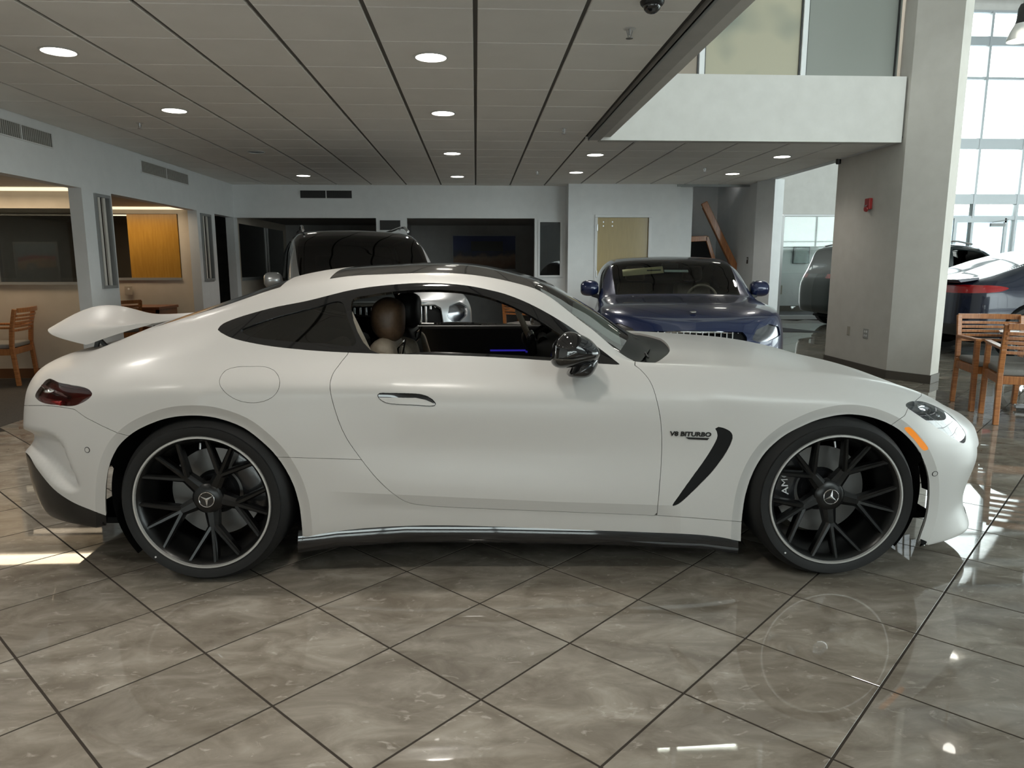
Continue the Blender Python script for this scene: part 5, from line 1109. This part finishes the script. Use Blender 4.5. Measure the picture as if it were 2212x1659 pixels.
# small wall fittings
t = thing('fire_alarm', 'red fire alarm strobe on the big pillar', 'alarm', (4.888, 8.86, 2.02))
MB().box(-.045, 0, -.055, .055, 0, .135).build('housing', 'plastic_red', t, .008); MB().box(-.062, -.045, -.03, .03, .028, .055).build('strobe', 'lamp_cover', t, .004); MB().lathe([(0, -.062), (.034, -.06), (.040, -.04)], 20, (0, 0, .01), 'X').build('horn', 'plastic_red', t, smooth=True)
def plate(loc, rotz, label, m='plastic_tan', outlets=0, w=.07, h=.115):
    t = thing('wall_plate', label, 'outlet', loc, rotz); MB().box(-.006, 0, -w/2, w/2, -h/2, h/2).build('cover', m, t, .003)
    for k in range(outlets):
        y = -.02+.04*(k % 2) if outlets > 2 else 0; z = .025-.05*(k//2 if outlets > 2 else k)
        MB().lathe([(0, -.009), (.014, -.009), (.016, -.006)], 14, (0, y, z), 'X').build('socket', 'plastic_white', t)
    return t
plate((4.889, 9.14, .49), 0, 'blank tan wall plate on the dark side of the big pillar'); plate((4.895, 8.73, .49), 0, 'four-socket power outlet on the dark side of the big pillar', 'vent_grey', 4, .115, .125)
plate((4.862, 12.75, 1.42), 0, 'black wall switch plate in the stair alcove', 'plastic_black', 1)
t = plate((8.75, 20.44, .62), -PI/2, 'grey wall plate in the room behind the far glass', 'plastic_tan', 0, .22, .26); t.rotation_euler = (0, 0, PI/2)
t = plate((-5.45, 11.60, .95), PI/2, 'small dark wall outlet in the left office above the desk', 'plastic_tan', 1, .12, .14)
t = thing('ceiling_speaker', 'small black spotlight at the far end of the ceiling edge by the pillar', 'fixture', (4.86, 9.68, CEIL-.03)); MB().lathe([(0, -.035), (.03, -.035), (.035, -.02), (.035, .03)], 20).build('housing', 'plastic_black', t, smooth=True)
# pictures, screen
def art(name, label, loc, rotz, w, h, cols, frame='frame_grey'):
    t = thing(name, label, 'painting', loc, rotz)
    m = mat('art_'+name, (.2, .2, .2), .5); n, l, b = nodes(m); tc = n.new('ShaderNodeTexCoord'); sx = n.new('ShaderNodeSeparateXYZ'); l.new(tc.outputs['Object'], sx.inputs[0])
    f = noise(m, 4., 3, .5); ad = n.new('ShaderNodeMath'); ad.operation = 'MULTIPLY_ADD'; ad.inputs[1].default_value = 1/h; ad.inputs[2].default_value = -.0; l.new(sx.outputs['Z'], ad.inputs[0])
    a2 = n.new('ShaderNodeMath'); a2.operation = 'MULTIPLY_ADD'; a2.inputs[1].default_value = .35; l.new(f, a2.inputs[0]); l.new(ad.outputs[0], a2.inputs[2])
    l.new(ramp(m, a2.outputs[0], cols), b.inputs['Base Color'])
    MB().box(-w/2, w/2, -.012, 0, 0, h).build('canvas', m, t); fb = MB(); fb.box(-w/2-.02, w/2+.02, -.02, .01, -.02, 0); fb.box(-w/2-.02, w/2+.02, -.02, .01, h, h+.02); fb.box(-w/2-.02, -w/2, -.02, .01, 0, h); fb.box(w/2, w/2+.02, -.02, .01, 0, h); fb.build('frame', frame, t)
    return t
t = art('beach_painting', 'dark painting of blue sky over brown figures in the back office', (.20, 16.58, 1.25), 0, 1.42, .74, [(.0, (.02, .015, .01)), (.35, (.16, .07, .03)), (.52, (.22, .14, .09)), (.62, (.03, .03, .05)), (.75, (.02, .03, .10)), (1, (.025, .035, .13))])
MB().box(-.30, .42, -.02, -.012, .40, .62).build('figure', 'print_dark', t)
t = art('car_reflection', 'red and yellow car picture behind the left office glass, standing in for a reflection', (-6.80, 11.6, 1.12), 0, .62, .56, [(0, (.03, .03, .035)), (.55, (.04, .04, .045)), (.75, (.10, .14, .18)), (1, (.14, .20, .26))])  # added picture in place of a mirrored one; bluish top imitates the glass reflection
MB().prism([(-.28, .16), (.29, .20), (.29, .30), (.10, .33), (-.10, .31), (-.28, .27)], -.016, -.012).build('painted_body', 'door_amber', t); MB().prism([(-.28, .27), (-.10, .31), (.10, .33), (.29, .30), (.29, .36), (-.05, .38), (-.28, .34)], -.016, -.012).build('painted_hood', 'plastic_red', t)
MB().lathe([(.02, -.017), (.05, -.02), (.085, -.017)], 24, (-.08, 0, .18), 'Y').build('painted_wheel', 'print_dark', t); MB().lathe([(.0, -.018), (.045, -.018)], 20, (-.08, 0, .18), 'Y').build('painted_hub', 'plastic_tan', t)
t = thing('wall_screen', 'black wall-mounted screen behind the far glass', 'screen', (9.3*.95, 23.9, 1.15)); t.location = (9.35, 20.44, 1.38); MB().box(-.23, .23, -.04, 0, 0, .46).build('panel', 'screen_black', t, .004); MB().box(-.24, .24, -.03, .0, -.01, .47).build('bezel', 'plastic_black', t)
# stair rail in the alcove
t = thing('stair_rail', 'sloping oak handrail in the stair alcove', 'handrail', (4.62, 13.3, 0))
MB().bar((-.42, 0, 2.47), (.40, -.02, .95), .06, .12).build('rail', 'oak_long', t, .01); MB().bar((-.40, .045, 2.40), (.38, .025, .95), .03, .09).build('inner_rail', 'oak_dark', t, .006); MB().box(.34, .44, -.06, .06, 0, 1.02).build('newel', 'oak', t, .01)
t = thing('staircase', 'oak-capped dark stair side beside the handrail', 'staircase', (4.05, 13.45, 0))
MB().prism([(-.42, 0), (.60, 0), (.60, .9), (.30, 1.78), (-.42, 1.76)], 0, .04).build('panel', 'shell_black', t); MB().bar((-.42, 0, 1.80), (.28, 0, 1.83), .08, .10).bar((.27, 0, 1.86), (.60, 0, .95), .08, .07).build('cap_rail', 'oak_long', t, .008)
# floor mat, pendant lamps
o = tag(MB().prism([(5.35, 14.3), (6.95, 14.0), (6.35, 15.5), (5.2, 15.6)], .0, .012, 'Z').build('door_mat', 'mat_dark'), 'dark entrance mat on the glossy floor beyond the blue saloon', 'mat')
def pendant(loc, label, ztop=7.6, K=.8):
    t = thing('pendant_lamp', label, 'lamp', loc, 0, 'pendant lamps in the atrium')
    Z = lambda P: [(r*K, h*K) for r, h in P]
    MB().lathe(Z([(.05, .42), (.075, .36), (.085, .20), (.10, .14)]), 28).build('socket', 'plastic_black', t, smooth=True); MB().lathe(Z([(.10, .14), (.15, .04), (.185, -.06), (.19, -.10), (.185, -.10), (.14, .03), (.08, .13)]), 36).build('shade', 'glass_milk', t, smooth=True)
    MB().ellipsoid((0, 0, -.015), (.06, .06, .07)).build('bulb', 'lamp_glow', t, smooth=True); MB().cyl((0, 0, .30), (0, 0, ztop-loc[2]), .012, None, 10).build('stem', 'plastic_black', t)
pendant((6.62, 8.9, 4.10), 'pendant lamp with black stem and milky shade before the tall glazing'); pendant((5.22, 6.92, 4.0), 'pendant lamp in the atrium mirrored in the floor at lower right', K=1.12)
